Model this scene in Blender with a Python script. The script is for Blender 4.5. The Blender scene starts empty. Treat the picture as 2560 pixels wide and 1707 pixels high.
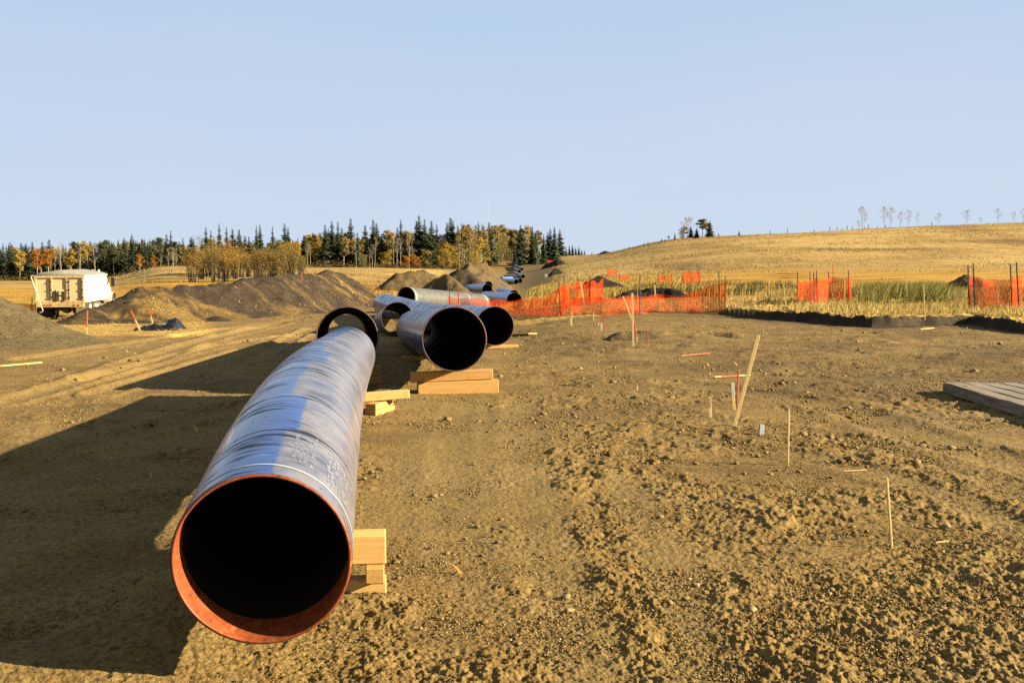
import bpy, bmesh, math, random
import numpy as np
from mathutils import Vector, Matrix

# ------------------------------------------------------------------ basics
SC = bpy.context.scene
COL = SC.collection
rng = np.random.default_rng(11)
random.seed(5)
PI = math.pi
ALB = (.52, .46, .33)

# camera figures: eye height, focal length (in photograph pixels) and pitch
H = 2.25
F = 2786.0
CX, CY = 1280.0, 853.5
P = math.atan((853.5 - 644.0) / F)
CP, SP = math.cos(P), math.sin(P)


def ray(px, py):
    cx = (px - CX) / F
    cy = (CY - py) / F
    return Vector((cx, CP + cy * SP, -SP + cy * CP))


def at(px, py, D):
    return Vector((0, 0, H)) + ray(px, py) * D


def ss(a, b, x):
    t = np.clip((np.asarray(x, float) - a) / (b - a), 0, 1)
    return t * t * (3 - 2 * t)


# ------------------------------------------------------------------ noise
def _hash(ix, iy, seed):
    h = (ix.astype(np.int64) * 374761393 + iy.astype(np.int64) * 668265263 + seed * 974634777) & 0xFFFFFFFF
    h = ((h ^ (h >> 13)) * 1274126177) & 0xFFFFFFFF
    h = (h ^ (h >> 16)) & 0xFFFFFFFF
    return h


def perlin(x, y, seed=0):
    x = np.asarray(x, float); y = np.asarray(y, float)
    x0 = np.floor(x); y0 = np.floor(y)
    fx = x - x0; fy = y - y0
    u = fx * fx * fx * (fx * (fx * 6 - 15) + 10)
    v = fy * fy * fy * (fy * (fy * 6 - 15) + 10)

    def g(dx, dy):
        a = _hash(x0 + dx, y0 + dy, seed) * (2 * PI / 4294967296.0)
        return np.cos(a) * (fx - dx) + np.sin(a) * (fy - dy)
    a = g(0, 0); b = g(1, 0); c = g(0, 1); d = g(1, 1)
    return 1.45 * ((a + (b - a) * u) + ((c + (d - c) * u) - (a + (b - a) * u)) * v)


def fbm(x, y, lam, octv=4, seed=0, gain=0.5):
    s = 0; amp = 1.0; tot = 0
    for i in range(octv):
        s = s + amp * perlin(x / lam + i * 17.3, y / lam - i * 9.7, seed + i)
        tot += amp; amp *= gain; lam *= 0.5
    return s / tot


# ------------------------------------------------------------------ terrain
TY = np.array([0, 6, 12, 20, 30, 40, 50, 65, 85, 115, 150, 200, 260, 330, 420, 520, 700], float)
FARY = TY[6:]
_near = {  # heights at 0, 6, 12, 20, 30, 40 m
    -500: (0, 0, 0, 0.0, -.05, -.25), 0: (0, 0, 0, 0, -.05, -.25), 200: (0, 0, 0, 0, -.08, -.28), 300: (0, 0, 0, 0, -.1, -.3),
    400: (0, 0, 0, 0, -.1, -.3), 520: (0, 0, 0, 0, -.1, -.32), 640: (0, 0, 0, 0, -.12, -.33), 800: (0, 0, 0, 0, -.12, -.33),
    960: (0, 0, 0, 0.0, -.15, -.38), 1120: (0, 0, 0, 0, -.2, -.4), 1220: (0, 0, 0, 0, -.2, -.38), 1290: (0, 0, 0, 0, -.18, -.3),
    1400: (0, 0, 0, 0, -.05, -.1),
    1520: (0, 0, 0, 0, 0, 0), 1680: (0, 0, 0, 0, 0, 0), 1920: (0, 0, 0, 0, 0, 0), 2240: (0, 0, 0, 0, 0, 0),
    2560: (0, 0, 0, 0, 0, 0), 3100: (0, 0, 0, 0, 0, 0)}
_far = {  # image rows of the ground at 50 ... 700 m
    -500: (794, 775, 752, 737, 726, 717, 711, 706, 702, 700, 690),
    0: (795, 776, 752, 737, 726, 717, 711, 706, 702, 700, 690),
    200: (796, 776, 752, 736, 724, 715, 708, 704, 701, 699, 690),
    300: (796, 775, 750, 733, 718, 704, 692, 693, 694, 693, 688),
    400: (796, 775, 748, 729, 710, 688, 669, 672, 676, 676, 674),
    520: (796, 774, 747, 728, 710, 688, 669, 672, 673, 672, 670),
    640: (795, 772, 746, 726, 707, 692, 680, 673, 669, 668, 664),
    800: (793, 769, 744, 724, 708, 693, 681, 673, 668, 667, 664),
    960: (793, 768, 743, 725, 710, 697, 684, 674, 668, 666, 662),
    1120: (790, 773, 757, 740, 729, 714, 699, 684, 671, 662, 652),
    1220: (789, 777, 763, 747, 735, 722, 712, 697, 680, 660, 646),
    1290: (787, 778, 767, 752, 739, 725, 715, 700, 681, 658, 640),
    1400: (778, 764, 748, 731, 716, 703, 690, 676, 661, 648, 637),
    1520: (770, 752, 738, 724, 709, 694, 677, 658, 640, 631, 634),
    1680: (766, 748, 730, 714, 700, 683, 660, 632, 604, 598, 608),
    1920: (765, 744, 727, 711, 696, 672, 638, 605, 586, 590, 602),
    2240: (765, 742, 725, 709, 695, 668, 632, 597, 571, 578, 592),
    2560: (765, 742, 724, 708, 694, 666, 628, 589, 559, 566, 582),
    3100: (765, 742, 724, 708, 694, 664, 622, 580, 545, 552, 570)}
TPX = np.array(sorted(_near), float)


def _zrow(px):
    n = list(_near[px])
    for Y, y in zip(FARY, _far[px]):
        n.append(H - (y - 644.0) * Y / F)
    return n


TZ = np.array([_zrow(int(p)) for p in TPX])


def _pchip_slopes(x, z):
    h = np.diff(x); d = np.diff(z, axis=-1) / h
    m = np.zeros_like(z)
    w1 = 2 * h[1:] + h[:-1]; w2 = h[1:] + 2 * h[:-1]
    dk = d[..., :-1]; dn = d[..., 1:]
    ok = dk * dn > 0
    with np.errstate(divide='ignore', invalid='ignore'):
        mm = (w1 + w2) / (w1 / dk + w2 / dn)
    m[..., 1:-1] = np.where(ok, mm, 0)
    m[..., 0] = d[..., 0]; m[..., -1] = d[..., -1]
    return m


TM = _pchip_slopes(TY, TZ)
# the foot of the cut bank, as (column, row on level ground) and bank height
BK_PX = np.array([-600, 900, 1200, 1300, 1411, 1560, 1700, 1813, 1900, 2060, 2180, 2300, 2433, 2560, 2800, 3300], float)
BK_Y = np.array([760, 780, 792, 795, 792, 786, 783, 786, 798, 807, 818, 815, 812, 834, 845, 850], float)
BK_H = np.array([0, 0, 0, .03, .05, .08, .1, .2, .28, .3, .3, .3, .3, .32, .3, .3], float)


def bank_Y(px):
    y = np.interp(px, BK_PX, BK_Y)
    return H * F / (y - 644.0)


def xr_(v):
    return np.asarray(v, float).ravel() / .5


def bank_wob(px):
    return 0.45 * perlin(px / 95.0, px * 0 + 3.1, 5) + 0.05 * perlin(px / 31.0, px * 0 + 1.1, 6)


def polar(x, y):
    x = np.asarray(x, float); y = np.asarray(y, float)
    r = np.hypot(x, y)
    az = np.arctan2(x, y)
    azc = np.clip(az, -0.58, 0.58)
    u = np.tan(azc)
    Y = r * np.cos(azc)
    return u * F + CX, Y


def terrain(x, y):
    px, Y = polar(x, y)
    shp = px.shape
    px = px.ravel(); Y = Y.ravel()
    yc = np.clip(Y, 0, 700)
    j = np.clip(np.searchsorted(TY, yc, side='right') - 1, 0, len(TY) - 2)
    h = TY[j + 1] - TY[j]; t = (yc - TY[j]) / h
    a00 = 2 * t**3 - 3 * t**2 + 1; a10 = t**3 - 2 * t**2 + t; a01 = -2 * t**3 + 3 * t**2; a11 = t**3 - t**2
    pc = np.clip(px, TPX[0], TPX[-1] - 1e-3)
    i = np.clip(np.searchsorted(TPX, pc, side='right') - 1, 0, len(TPX) - 2)
    s = (pc - TPX[i]) / (TPX[i + 1] - TPX[i])

    def colz(k):
        k = np.clip(k, 0, len(TPX) - 1)
        return TZ[k, j] * a00 + TM[k, j] * h * a10 + TZ[k, j + 1] * a01 + TM[k, j + 1] * h * a11

    z0 = colz(i); z1 = colz(i + 1); zm = colz(i - 1); z2 = colz(i + 2)
    x0 = TPX[i]; x1 = TPX[i + 1]
    xm = TPX[np.clip(i - 1, 0, None)]; x2 = TPX[np.clip(i + 2, None, len(TPX) - 1)]
    dx = x1 - x0
    m0 = np.where(i > 0, (z1 - zm) / np.maximum(x1 - xm, 1) * dx, z1 - z0)
    m1 = np.where(i < len(TPX) - 2, (z2 - z0) / np.maximum(x2 - x0, 1) * dx, z1 - z0)
    z = z0 * (2 * s**3 - 3 * s**2 + 1) + m0 * (s**3 - 2 * s**2 + s) + z1 * (-2 * s**3 + 3 * s**2) + m1 * (s**3 - s**2)
    z = z - np.maximum(Y - 700, 0) * 0.03
    # cut bank between the stripped soil and the stubble
    by = bank_Y(px)
    wob = bank_wob(px)
    bh = np.interp(px, BK_PX, BK_H)
    z = z + bh * ss(0, 0.30, Y - by + wob) * (1 + .22 * perlin(xr_(x), xr_(y), 7) + .2 * perlin(2.3 * xr_(x), 2.3 * xr_(y), 8)) * (1 - ss(50, 75, Y))
    # gentle undulation
    xr = np.asarray(x, float).ravel(); yr = np.asarray(y, float).ravel()
    z = z + 0.035 * perlin(xr / 4.1, yr / 4.1, 31) * ss(5, 12, Y) * (1 - ss(80, 140, Y))
    z = z + 0.55 * perlin(xr / 80.0, yr / 48.0, 33) * ss(120, 260, Y) * (1 - .6 * ss(380, 450, Y))
    z = z - .5 * np.exp(-(((xr + 5.1) / 1.3) ** 2 + ((yr - 45.5) / 3.6) ** 2))
    # ground raised beside the first pipe, added to narrow the sunlit wedge under it
    z = z + 0.19 * np.exp(-(((xr + 2.05) / .55) ** 2 + ((yr - 7.4) / 1.5) ** 2))
    # low heap in the near corner beside the pipe
    z = z + 0.16 * np.exp(-(((xr + 3.2) / 0.9) ** 2 + ((yr - 5.75) / 0.45) ** 2))
    return z.reshape(shp)


def T(x, y):
    return float(terrain(np.array([x]), np.array([y]))[0])


def ground(px, py, y0=4.0, y1=690.0):
    """first point of the terrain met by the sight line through a photograph pixel"""
    d = ray(px, py)
    D = np.exp(np.linspace(math.log(y0), math.log(y1), 1600))
    x = d.x * D; y = d.y * D; z = H + d.z * D
    g = terrain(x, y)
    k = np.argmax(z <= g)
    if z[k] > g[k]:
        k = len(D) - 1
    if k > 0:
        a = (z[k - 1] - g[k - 1]); b = (g[k] - z[k])
        t = a / (a + b) if a + b > 0 else 0
        Dk = D[k - 1] + (D[k] - D[k - 1]) * t
    else:
        Dk = D[0]
    p = Vector((0, 0, H)) + d * Dk
    return p, Dk


# ------------------------------------------------------------------ objects
def tag(o, label=None, cat=None, group=None, kind=None):
    if label:
        o['label'] = label
    if cat:
        o['category'] = cat
    if group:
        o['group'] = group
    if kind:
        o['kind'] = kind
    return o


def empty(name, loc, rz=0.0):
    o = bpy.data.objects.new(name, None)
    COL.objects.link(o)
    o.location = loc
    o.rotation_euler = (0, 0, rz)
    o.empty_display_size = 0.2
    return o


def link_mesh(name, me, mat=None, parent=None):
    o = bpy.data.objects.new(name, me)
    COL.objects.link(o)
    if mat is not None and len(me.materials) == 0:
        me.materials.append(mat)
    if parent is not None:
        o.parent = parent
    return o


def np_mesh(name, verts, faces, smooth=False, cols=None, uv=None):
    """verts (N,3); faces: (M,k) array or list of arrays with the same k or different k"""
    me = bpy.data.meshes.new(name)
    if isinstance(faces, np.ndarray):
        faces = [faces]
    faces = [f for f in faces if len(f)]
    verts = np.asarray(verts, np.float32)
    me.vertices.add(len(verts))
    me.vertices.foreach_set('co', verts.ravel())
    loops = np.concatenate([f.ravel() for f in faces]).astype(np.int32)
    sizes = np.concatenate([np.full(len(f), f.shape[1], np.int32) for f in faces])
    starts = np.concatenate([[0], np.cumsum(sizes)[:-1]]).astype(np.int32)
    me.loops.add(len(loops))
    me.loops.foreach_set('vertex_index', loops)
    me.polygons.add(len(sizes))
    me.polygons.foreach_set('loop_start', starts)
    me.polygons.foreach_set('loop_total', sizes)
    if smooth:
        me.polygons.foreach_set('use_smooth', np.ones(len(sizes), bool))
    me.update(calc_edges=True)
    if cols:
        for nm, c in cols.items():
            at_ = me.attributes.new(nm, 'FLOAT_COLOR', 'POINT')
            c4 = np.ones((len(verts), 4), np.float32)
            c4[:, :c.shape[1]] = c
            at_.data.foreach_set('color', c4.ravel())
    if uv is not None:
        l = me.uv_layers.new(name='UVMap')
        l.data.foreach_set('uv', np.asarray(uv, np.float32)[loops].ravel())
    return me


class MB:
    """collects boxes, tubes and loose faces into one mesh"""
    def __init__(self):
        self.v = []; self.f = []

    def add(self, vs, fs):
        n = len(self.v)
        self.v += [tuple(v) for v in vs]
        self.f += [tuple(i + n for i in f) for f in fs]
        return self

    def box(self, c, s, M=None, bev=0.0):
        hx, hy, hz = s[0] / 2, s[1] / 2, s[2] / 2
        b = min(bev, hx * .6, hy * .6, hz * .6)
        vs = []
        idx = {}
        if b <= 0:
            for k, (a, d, e) in enumerate([(-1, -1, -1), (1, -1, -1), (1, 1, -1), (-1, 1, -1), (-1, -1, 1), (1, -1, 1), (1, 1, 1), (-1, 1, 1)]):
                vs.append(Vector((a * hx, d * hy, e * hz)))
            fs = [(0, 3, 2, 1), (4, 5, 6, 7), (0, 1, 5, 4), (1, 2, 6, 5), (2, 3, 7, 6), (3, 0, 4, 7)]
        else:
            for sx in (-1, 1):
                for sy in (-1, 1):
                    for sz in (-1, 1):
                        for ax in range(3):
                            p = [sx * (hx - b), sy * (hy - b), sz * (hz - b)]
                            p[ax] = (sx * hx, sy * hy, sz * hz)[ax]
                            idx[(sx, sy, sz, ax)] = len(vs)
                            vs.append(Vector(p))
            fs = []
            I = idx
            for s_ in (-1, 1):
                q = [I[(s_, -1, -1, 0)], I[(s_, 1, -1, 0)], I[(s_, 1, 1, 0)], I[(s_, -1, 1, 0)]]
                fs.append(q if s_ > 0 else q[::-1])
                q = [I[(-1, s_, -1, 1)], I[(-1, s_, 1, 1)], I[(1, s_, 1, 1)], I[(1, s_, -1, 1)]]
                fs.append(q if s_ > 0 else q[::-1])
                q = [I[(-1, -1, s_, 2)], I[(1, -1, s_, 2)], I[(1, 1, s_, 2)], I[(-1, 1, s_, 2)]]
                fs.append(q if s_ > 0 else q[::-1])
            for a in (-1, 1):
                for d in (-1, 1):
                    q = [I[(a, d, -1, 0)], I[(a, d, -1, 1)], I[(a, d, 1, 1)], I[(a, d, 1, 0)]]
                    fs.append(q if a * d > 0 else q[::-1])
                    q = [I[(a, -1, d, 0)], I[(a, 1, d, 0)], I[(a, 1, d, 2)], I[(a, -1, d, 2)]]
                    fs.append(q if a * d > 0 else q[::-1])
                    q = [I[(-1, a, d, 1)], I[(-1, a, d, 2)], I[(1, a, d, 2)], I[(1, a, d, 1)]]
                    fs.append(q if a * d > 0 else q[::-1])
            for a in (-1, 1):
                for d in (-1, 1):
                    for e in (-1, 1):
                        q = [I[(a, d, e, 0)], I[(a, d, e, 1)], I[(a, d, e, 2)]]
                        fs.append(q if a * d * e > 0 else q[::-1])
        c = Vector(c)
        vs = [(M @ v if M is not None else v) + c for v in vs]
        return self.add(vs, fs)

    def tube(self, pts, rad, n=8, cap=True):
        pts = [Vector(p) for p in pts]
        if not hasattr(rad, '__len__'):
            rad = [rad] * len(pts)
        rings = []
        prev = None
        for i, p in enumerate(pts):
            d = (pts[min(i + 1, len(pts) - 1)] - pts[max(i - 1, 0)]).normalized()
            a = prev if prev is not None else (Vector((1, 0, 0)) if abs(d.x) < .9 else Vector((0, 1, 0)))
            a = (a - d * a.dot(d)).normalized()
            prev = a
            b = d.cross(a)
            rings.append([p + (a * math.cos(2 * PI * k / n) + b * math.sin(2 * PI * k / n)) * rad[i] for k in range(n)])
        vs = [v for r in rings for v in r]
        fs = []
        for i in range(len(rings) - 1):
            for k in range(n):
                k2 = (k + 1) % n
                fs.append((i * n + k, i * n + k2, (i + 1) * n + k2, (i + 1) * n + k))
        if cap:
            fs.append(tuple(range(n))[::-1])
            fs.append(tuple((len(rings) - 1) * n + k for k in range(n)))
        return self.add(vs, fs)

    def build(self, name, mat, parent=None, smooth=False, origin=None):
        me = bpy.data.meshes.new(name)
        vs = self.v
        if origin is not None:
            o_ = Vector(origin)
            vs = [tuple(Vector(v) - o_) for v in vs]
        me.from_pydata(vs, [], self.f)
        me.update()
        if smooth:
            me.polygons.foreach_set('use_smooth', [True] * len(me.polygons))
        o = link_mesh(name, me, mat, parent)
        if origin is not None and parent is None:
            o.location = origin
        return o


# ------------------------------------------------------------------ materials
class NT:
    def __init__(self, name, rough=0.85, spec=0.3):
        self.m = bpy.data.materials.new(name)
        self.m.use_nodes = True
        self.t = self.m.node_tree
        self.b = self.t.nodes['Principled BSDF']
        self.out = self.t.nodes['Material Output']
        self.b.inputs['Roughness'].default_value = rough
        self.b.inputs['Specular IOR Level'].default_value = spec

    def n(self, typ, **kw):
        nd = self.t.nodes.new(typ)
        for k, v in kw.items():
            setattr(nd, k, v)
        return nd

    def link(self, a, b):
        self.t.links.new(a, b)

    def put(self, sock, v):
        if v is None:
            return
        if hasattr(v, 'is_linked') or hasattr(v, 'links'):
            self.link(v, sock)
        else:
            if isinstance(v, (tuple, list)) and len(v) == 3 and sock.type == 'RGBA':
                v = (*v, 1)
            sock.default_value = v

    def obj(self):
        return self.n('ShaderNodeTexCoord').outputs['Object']

    def geo(self):
        return self.n('ShaderNodeNewGeometry').outputs['Position']

    def mapv(self, vec, scale=(1, 1, 1), rot=(0, 0, 0), loc=(0, 0, 0)):
        m = self.n('ShaderNodeMapping')
        self.put(m.inputs['Vector'], vec)
        m.inputs['Scale'].default_value = scale
        m.inputs['Rotation'].default_value = rot
        m.inputs['Location'].default_value = loc
        return m.outputs[0]

    def noise(self, vec, scale, detail=4, rough=.55, dist=0):
        n = self.n('ShaderNodeTexNoise')
        self.put(n.inputs['Vector'], vec)
        n.inputs['Scale'].default_value = scale
        n.inputs['Detail'].default_value = detail
        n.inputs['Roughness'].default_value = rough
        n.inputs['Distortion'].default_value = dist
        return n.outputs['Fac']

    def ramp(self, fac, stops, interp='LINEAR'):
        r = self.n('ShaderNodeValToRGB')
        r.color_ramp.interpolation = interp
        e = r.color_ramp.elements
        while len(e) < len(stops):
            e.new(0.5)
        for k, (p, c) in enumerate(stops):
            e[k].position = p
            e[k].color = (*c, 1) if hasattr(c, '__len__') else (c, c, c, 1)
        self.put(r.inputs[0], fac)
        return r.outputs[0]

    def math(self, op, a, b=0.0, clamp=False):
        m = self.n('ShaderNodeMath', operation=op)
        m.use_clamp = clamp
        self.put(m.inputs[0], a)
        self.put(m.inputs[1], b)
        return m.outputs[0]

    def mix(self, fac, a, b, mode='MIX'):
        m = self.n('ShaderNodeMix', data_type='RGBA', blend_type=mode)
        self.put(m.inputs[0], fac)
        self.put(m.inputs[6], a)
        self.put(m.inputs[7], b)
        return m.outputs[2]

    def attr(self, name):
        a = self.n('ShaderNodeAttribute', attribute_name=name)
        return a

    def sep(self, col):
        s = self.n('ShaderNodeSeparateColor')
        self.put(s.inputs[0], col)
        return s.outputs

    def sepv(self, v):
        s = self.n('ShaderNodeSeparateXYZ')
        self.put(s.inputs[0], v)
        return s.outputs

    def comb(self, x, y, z=0.0):
        c = self.n('ShaderNodeCombineXYZ')
        self.put(c.inputs[0], x); self.put(c.inputs[1], y); self.put(c.inputs[2], z)
        return c.outputs[0]

    def bump(self, h, strength=.3, dist=.01):
        b = self.n('ShaderNodeBump')
        b.inputs['Strength'].default_value = strength
        b.inputs['Distance'].default_value = dist
        self.put(b.inputs['Height'], h)
        self.link(b.outputs[0], self.b.inputs['Normal'])

    def tone(self, c):
        """reflectance scale shared by all materials, for the bright exposure"""
        return self.mix(1.0, c, ALB, 'MULTIPLY')

    def color(self, c):
        self.put(self.b.inputs['Base Color'], self.tone(c))
        return self

    def rough(self, r):
        self.put(self.b.inputs['Roughness'], r)
        return self


def plain(name, c, rough=.7, spec=.3, metal=0.0, var=.18, scale=6.0):
    m = NT(name, rough, spec)
    v = m.noise(m.obj(), scale, 5, .6)
    lo = tuple(x * (1 - var) for x in c); hi = tuple(min(1, x * (1 + var)) for x in c)
    m.color(m.ramp(v, [(.3, lo), (.7, hi)]))
    m.b.inputs['Metallic'].default_value = metal
    return m.m


def leafmat(name, dark, light, trans=.3):
    """leaves: tint attribute (per leaf) plus a shift per tree"""
    m = NT(name, .75, .15)
    t = m.sep(m.attr('tint').outputs['Color'])[0]
    oi = m.n('ShaderNodeObjectInfo')
    f = m.math('ADD', m.math('MULTIPLY', t, .75), m.math('MULTIPLY', oi.outputs['Random'], .25), True)
    c = m.ramp(f, [(0.0, dark), (1.0, light)])
    m.color(c)
    tr = m.n('ShaderNodeBsdfTranslucent')
    m.put(tr.inputs['Color'], m.tone(c))
    mx = m.n('ShaderNodeMixShader')
    mx.inputs[0].default_value = trans
    m.link(m.b.outputs[0], mx.inputs[1]); m.link(tr.outputs[0], mx.inputs[2])
    m.link(mx.outputs[0], m.out.inputs[0])
    return m.m
# ------------------------------------------------------------------ ground
RUTS = [  # tyre tracks as photograph pixels, half width in metres, depth
    ([(0, 1165), (150, 1130), (330, 1085), (520, 1035), (640, 1000)], .28, .05),
    ([(0, 1010), (250, 940), (470, 880), (640, 850), (790, 835)], .26, .05),
    ([(250, 985), (430, 930), (600, 880), (770, 850)], .24, .04),
    ([(60, 900), (260, 868), (470, 838), (640, 812), (760, 795)], .3, .05),
    ([(230, 945), (420, 880), (560, 840), (700, 808)], .3, .05),
    ([(620, 905), (720, 850), (780, 822)], .25, .04),
    ([(1500, 1707), (1390, 1400), (1320, 1180), (1300, 1000)], .24, .006),
    ([(1180, 1500), (1130, 1300), (1120, 1120), (1150, 1000)], .2, .004),
    ([(2560, 1330), (2380, 1240), (2150, 1170), (1900, 1120), (1620, 1090)], .22, .012),
    ([(2560, 1240), (2400, 1170), (2200, 1110), (1950, 1070), (1700, 1045)], .22, .012),
    ([(1750, 1707), (1720, 1500), (1640, 1330), (1560, 1200)], .2, .005),
    ([(2560, 1170), (2300, 1090), (2100, 1020), (1900, 980), (1700, 960)], .4, .025),
    ([(2560, 925), (2250, 905), (1950, 900), (1600, 880)], .45, .03),
    ([(2560, 860), (2250, 858), (1950, 850), (1700, 838)], .45, .03),
]


def build_ground():
    fine = np.linspace(-0.455, 0.455, 1040)
    rest = np.linspace(0.455, 2 * PI - 0.455, 170)[1:-1]
    az = np.concatenate([fine, rest])
    r1 = []
    yr = 735.0
    while yr > 297:
        r1.append(H * 1114.4 / (yr - 257.6)); yr -= 0.62
    r0 = np.array([0.4, 1.2, 2.2, 3.2, 4.0, 4.5])
    r1 = sorted(r1 + list(np.arange(34.8, 42.2, .06)))
    r2 = np.exp(np.linspace(math.log(r1[-1] * 1.004), math.log(700), 420))
    r3 = np.array([760, 850, 1000, 1300, 1800, 2600, 4000.])
    R_ = np.concatenate([r0, np.array(r1), r2, r3])
    A, R = np.meshgrid(az, R_)
    x = R * np.sin(A); y = R * np.cos(A)
    z = terrain(x, y)
    px, Y = polar(x, y)
    by = bank_Y(px)
    # ---- how broken up the soil is
    near = 1 - ss(34, 60, Y)
    dirt = 1 - ss(-0.2, .5, Y - by)
    rough = ss(-.25, .45, fbm(x, y, 2.6, 3, 41) + .25 * fbm(x, y, .7, 2, 47) + .22 * ss(-1.5, 2.0, x) - .12 + .3 * (1 - ss(6, 9, Y)))
    rough = np.where(px < 900, np.maximum(rough * .55, .12 + .35 * ss(-.1, .35, fbm(x, y, 1.6, 3, 43))), rough)
    shade_zone = (1 - ss(560, 700, px)) * (1 - ss(9, 14, Y))
    rough = rough * (1 - .55 * shade_zone)
    # packed lane alongside the first pipe
    lane = np.exp(-((x - (-.35 - .03 * Y)) / .8) ** 2) * ss(7, 9, Y) * (1 - ss(15, 20, Y))
    rough = rough * (1 - .8 * lane)
    rutmask = np.zeros_like(x)
    for pts, hw, dep in RUTS:
        W = [ground(a, b)[0] for a, b in pts]
        wx = np.array([p.x for p in W]); wy = np.array([p.y for p in W])
        sel = (x > wx.min() - 3) & (x < wx.max() + 3) & (y > wy.min() - 3) & (y < wy.max() + 3)
        if not sel.any():
            continue
        xs = x[sel]; ys = y[sel]
        dmin = np.full(xs.shape, 99.0); along = np.zeros(xs.shape)
        acc = 0
        for k in range(len(wx) - 1):
            ax, ay = wx[k], wy[k]; bx, by_ = wx[k + 1] - ax, wy[k + 1] - ay
            L2 = bx * bx + by_ * by_
            t = np.clip(((xs - ax) * bx + (ys - ay) * by_) / L2, 0, 1)
            d = np.hypot(xs - ax - t * bx, ys - ay - t * by_)
            c = d < dmin
            dmin = np.where(c, d, dmin); along = np.where(c, acc + t * math.sqrt(L2), along)
            acc += math.sqrt(L2)
        prof = np.exp(-(dmin / hw) ** 4)
        berm = np.exp(-((dmin - hw * 1.45) / (hw * .4)) ** 2)
        lug = min(.014, .5 * dep) * np.sin(along / .030 + 9 * dmin) * prof * (1 - ss(12, 22, np.hypot(xs, ys)))
        z[sel] += -dep * prof + .8 * dep * berm + lug
        rutmask[sel] = np.maximum(rutmask[sel], prof)
    rough = rough * (1 - .75 * rutmask)
    # ---- fine relief, faded with distance
    d1 = near * dirt
    b1 = perlin(x / .62, y / .62, 51)
    z = z + d1 * (.012 + .022 * rough) * b1
    wx_ = x + .05 * perlin(x / .16, y / .16, 91); wy_ = y + .05 * perlin(x / .16 + 7, y / .16, 92)
    c1 = perlin(wx_ / .42, wy_ / .42, 52); c2 = perlin(wx_ / .19 + 3, wy_ / .19, 53)
    cr = 1 - np.abs(perlin(wx_ / .33, wy_ / .33, 56))
    z = z + d1 * rough * (.024 * c1 + .024 * np.maximum(cr - .66, 0) * 2.2)
    z = z + d1 * (.16 + rough) * .019 * np.maximum(c2, -.2) * (1 - ss(24, 36, Y))
    z = z + d1 * (.22 + .78 * rough) * .020 * perlin(wx_ / .088, wy_ / .088, 54) * (1 - ss(17, 26, Y))
    z = z + d1 * (.28 + .72 * rough) * .0165 * perlin(x / .041, y / .041, 55) * (1 - ss(10, 16, Y))
    z = z + d1 * (.28 + .72 * rough) * .011 * perlin(x / .021, y / .021, 58) * (1 - ss(7, 11, Y))
    ridge_ = np.maximum(perlin(x / .95, y / .7, 66) + .3 * perlin(x / .35, y / .3, 67), 0)
    z = z + .13 * ridge_ * ss(19, 25, Y) * (1 - ss(33, 35.5, Y)) * ss(1380, 1700, px) * ss(-.25, .3, fbm(x, y, 5, 3, 68))
    # sheep-foot marks on the far field side and stubble relief
    z = z + (1 - dirt) * .05 * np.abs(perlin(x / .35, y / .35, 57)) * (1 - ss(60, 130, Y))
    z = z + ss(55, 80, Y) * (1 - ss(95, 150, Y)) * .08 * perlin(x / 2.2, y / 2.2, 58)
    # cut swaths: long low rows across the stubble fields
    sw = np.where(px > 1450, ss(72, 90, Y) * (1 - ss(185, 225, Y)), 0) + np.where(px < 720, ss(66, 80, Y) * (1 - ss(180, 260, Y)), 0)
    rows = np.sin((y + .18 * x + 4 * perlin(x / 60, y / 60, 59)) / 2.4)
    z = z + sw * .28 * np.maximum(rows, 0) ** 2
    # ---- ground cover masks
    sea = 1 - dirt
    n1 = fbm(x, y, 9, 4, 61); n2 = fbm(x, y, 30, 4, 63); n3 = fbm(x, y, 2.2, 3, 65)
    # straw-strewn strip behind the bank, and the strip in front of the long windrow
    straw = sea * ss(1180, 1330, px) * (1 - ss(58, 74, Y + 6 * n1)) * ss(-.45, .1, n3 + .35 * (px > 1250))
    straw_l = ss(34.0, 35.0, Y + .8 * n3) * (1 - ss(60, 72, Y)) * (1 - ss(470, 560, px)) * ss(-.35, .1, n3 + .12)
    straw = np.maximum(straw, straw_l * .9)
    gold = np.where(px > 1230, ss(52, 66, Y + 5 * n1) * ss(1480, 1620, px) * (1 - ss(178, 215, Y + 22 * n2)), 0)
    gold_l = ss(56, 68, Y) * (1 - ss(690, 790, px + 60 * n2)) * (1 - ss(165, 235, Y + 35 * n2))
    gold_m = ss(80, 92, Y) * (1 - ss(128, 150, Y + 12 * n1)) * (1 - ss(1010, 1060, px)) * ss(620, 700, px)
    gold = np.clip(np.maximum(np.maximum(gold, gold_l), gold_m), 0, 1)
    hill = ss(170, 215, Y + 25 * n2) * ss(1370, 1440, px - 10 * n1 + .0 * Y) + ss(140, 200, Y) * (1 - ss(1090, 1150, px))
    hill = np.clip(hill, 0, 1)
    hill = np.maximum(hill, ss(112, 140, Y) * (1 - ss(1060, 1120, px)) * ss(560, 700, px))
    green = ss(60, 70, Y + 4 * n1) * (1 - ss(165, 195, Y + 20 * n2)) * ss(1235, 1300, px + 30 * n1) * (1 - ss(1560, 1680, px + 60 * n1))
    green = np.maximum(green, .8 * ss(40, 43, Y) * (1 - ss(56, 64, Y)) * ss(1900, 2060, px) * ss(-.3, .3, n3 + .2))
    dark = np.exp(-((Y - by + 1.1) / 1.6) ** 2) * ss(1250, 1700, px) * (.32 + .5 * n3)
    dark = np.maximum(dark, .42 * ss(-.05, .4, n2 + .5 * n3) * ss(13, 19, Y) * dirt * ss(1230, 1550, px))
    dark = np.maximum(dark, .4 * ss(.12, .5, n3 + .2 * n1) * ss(24, 32, Y) * dirt * ss(1500, 1700, px))
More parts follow.
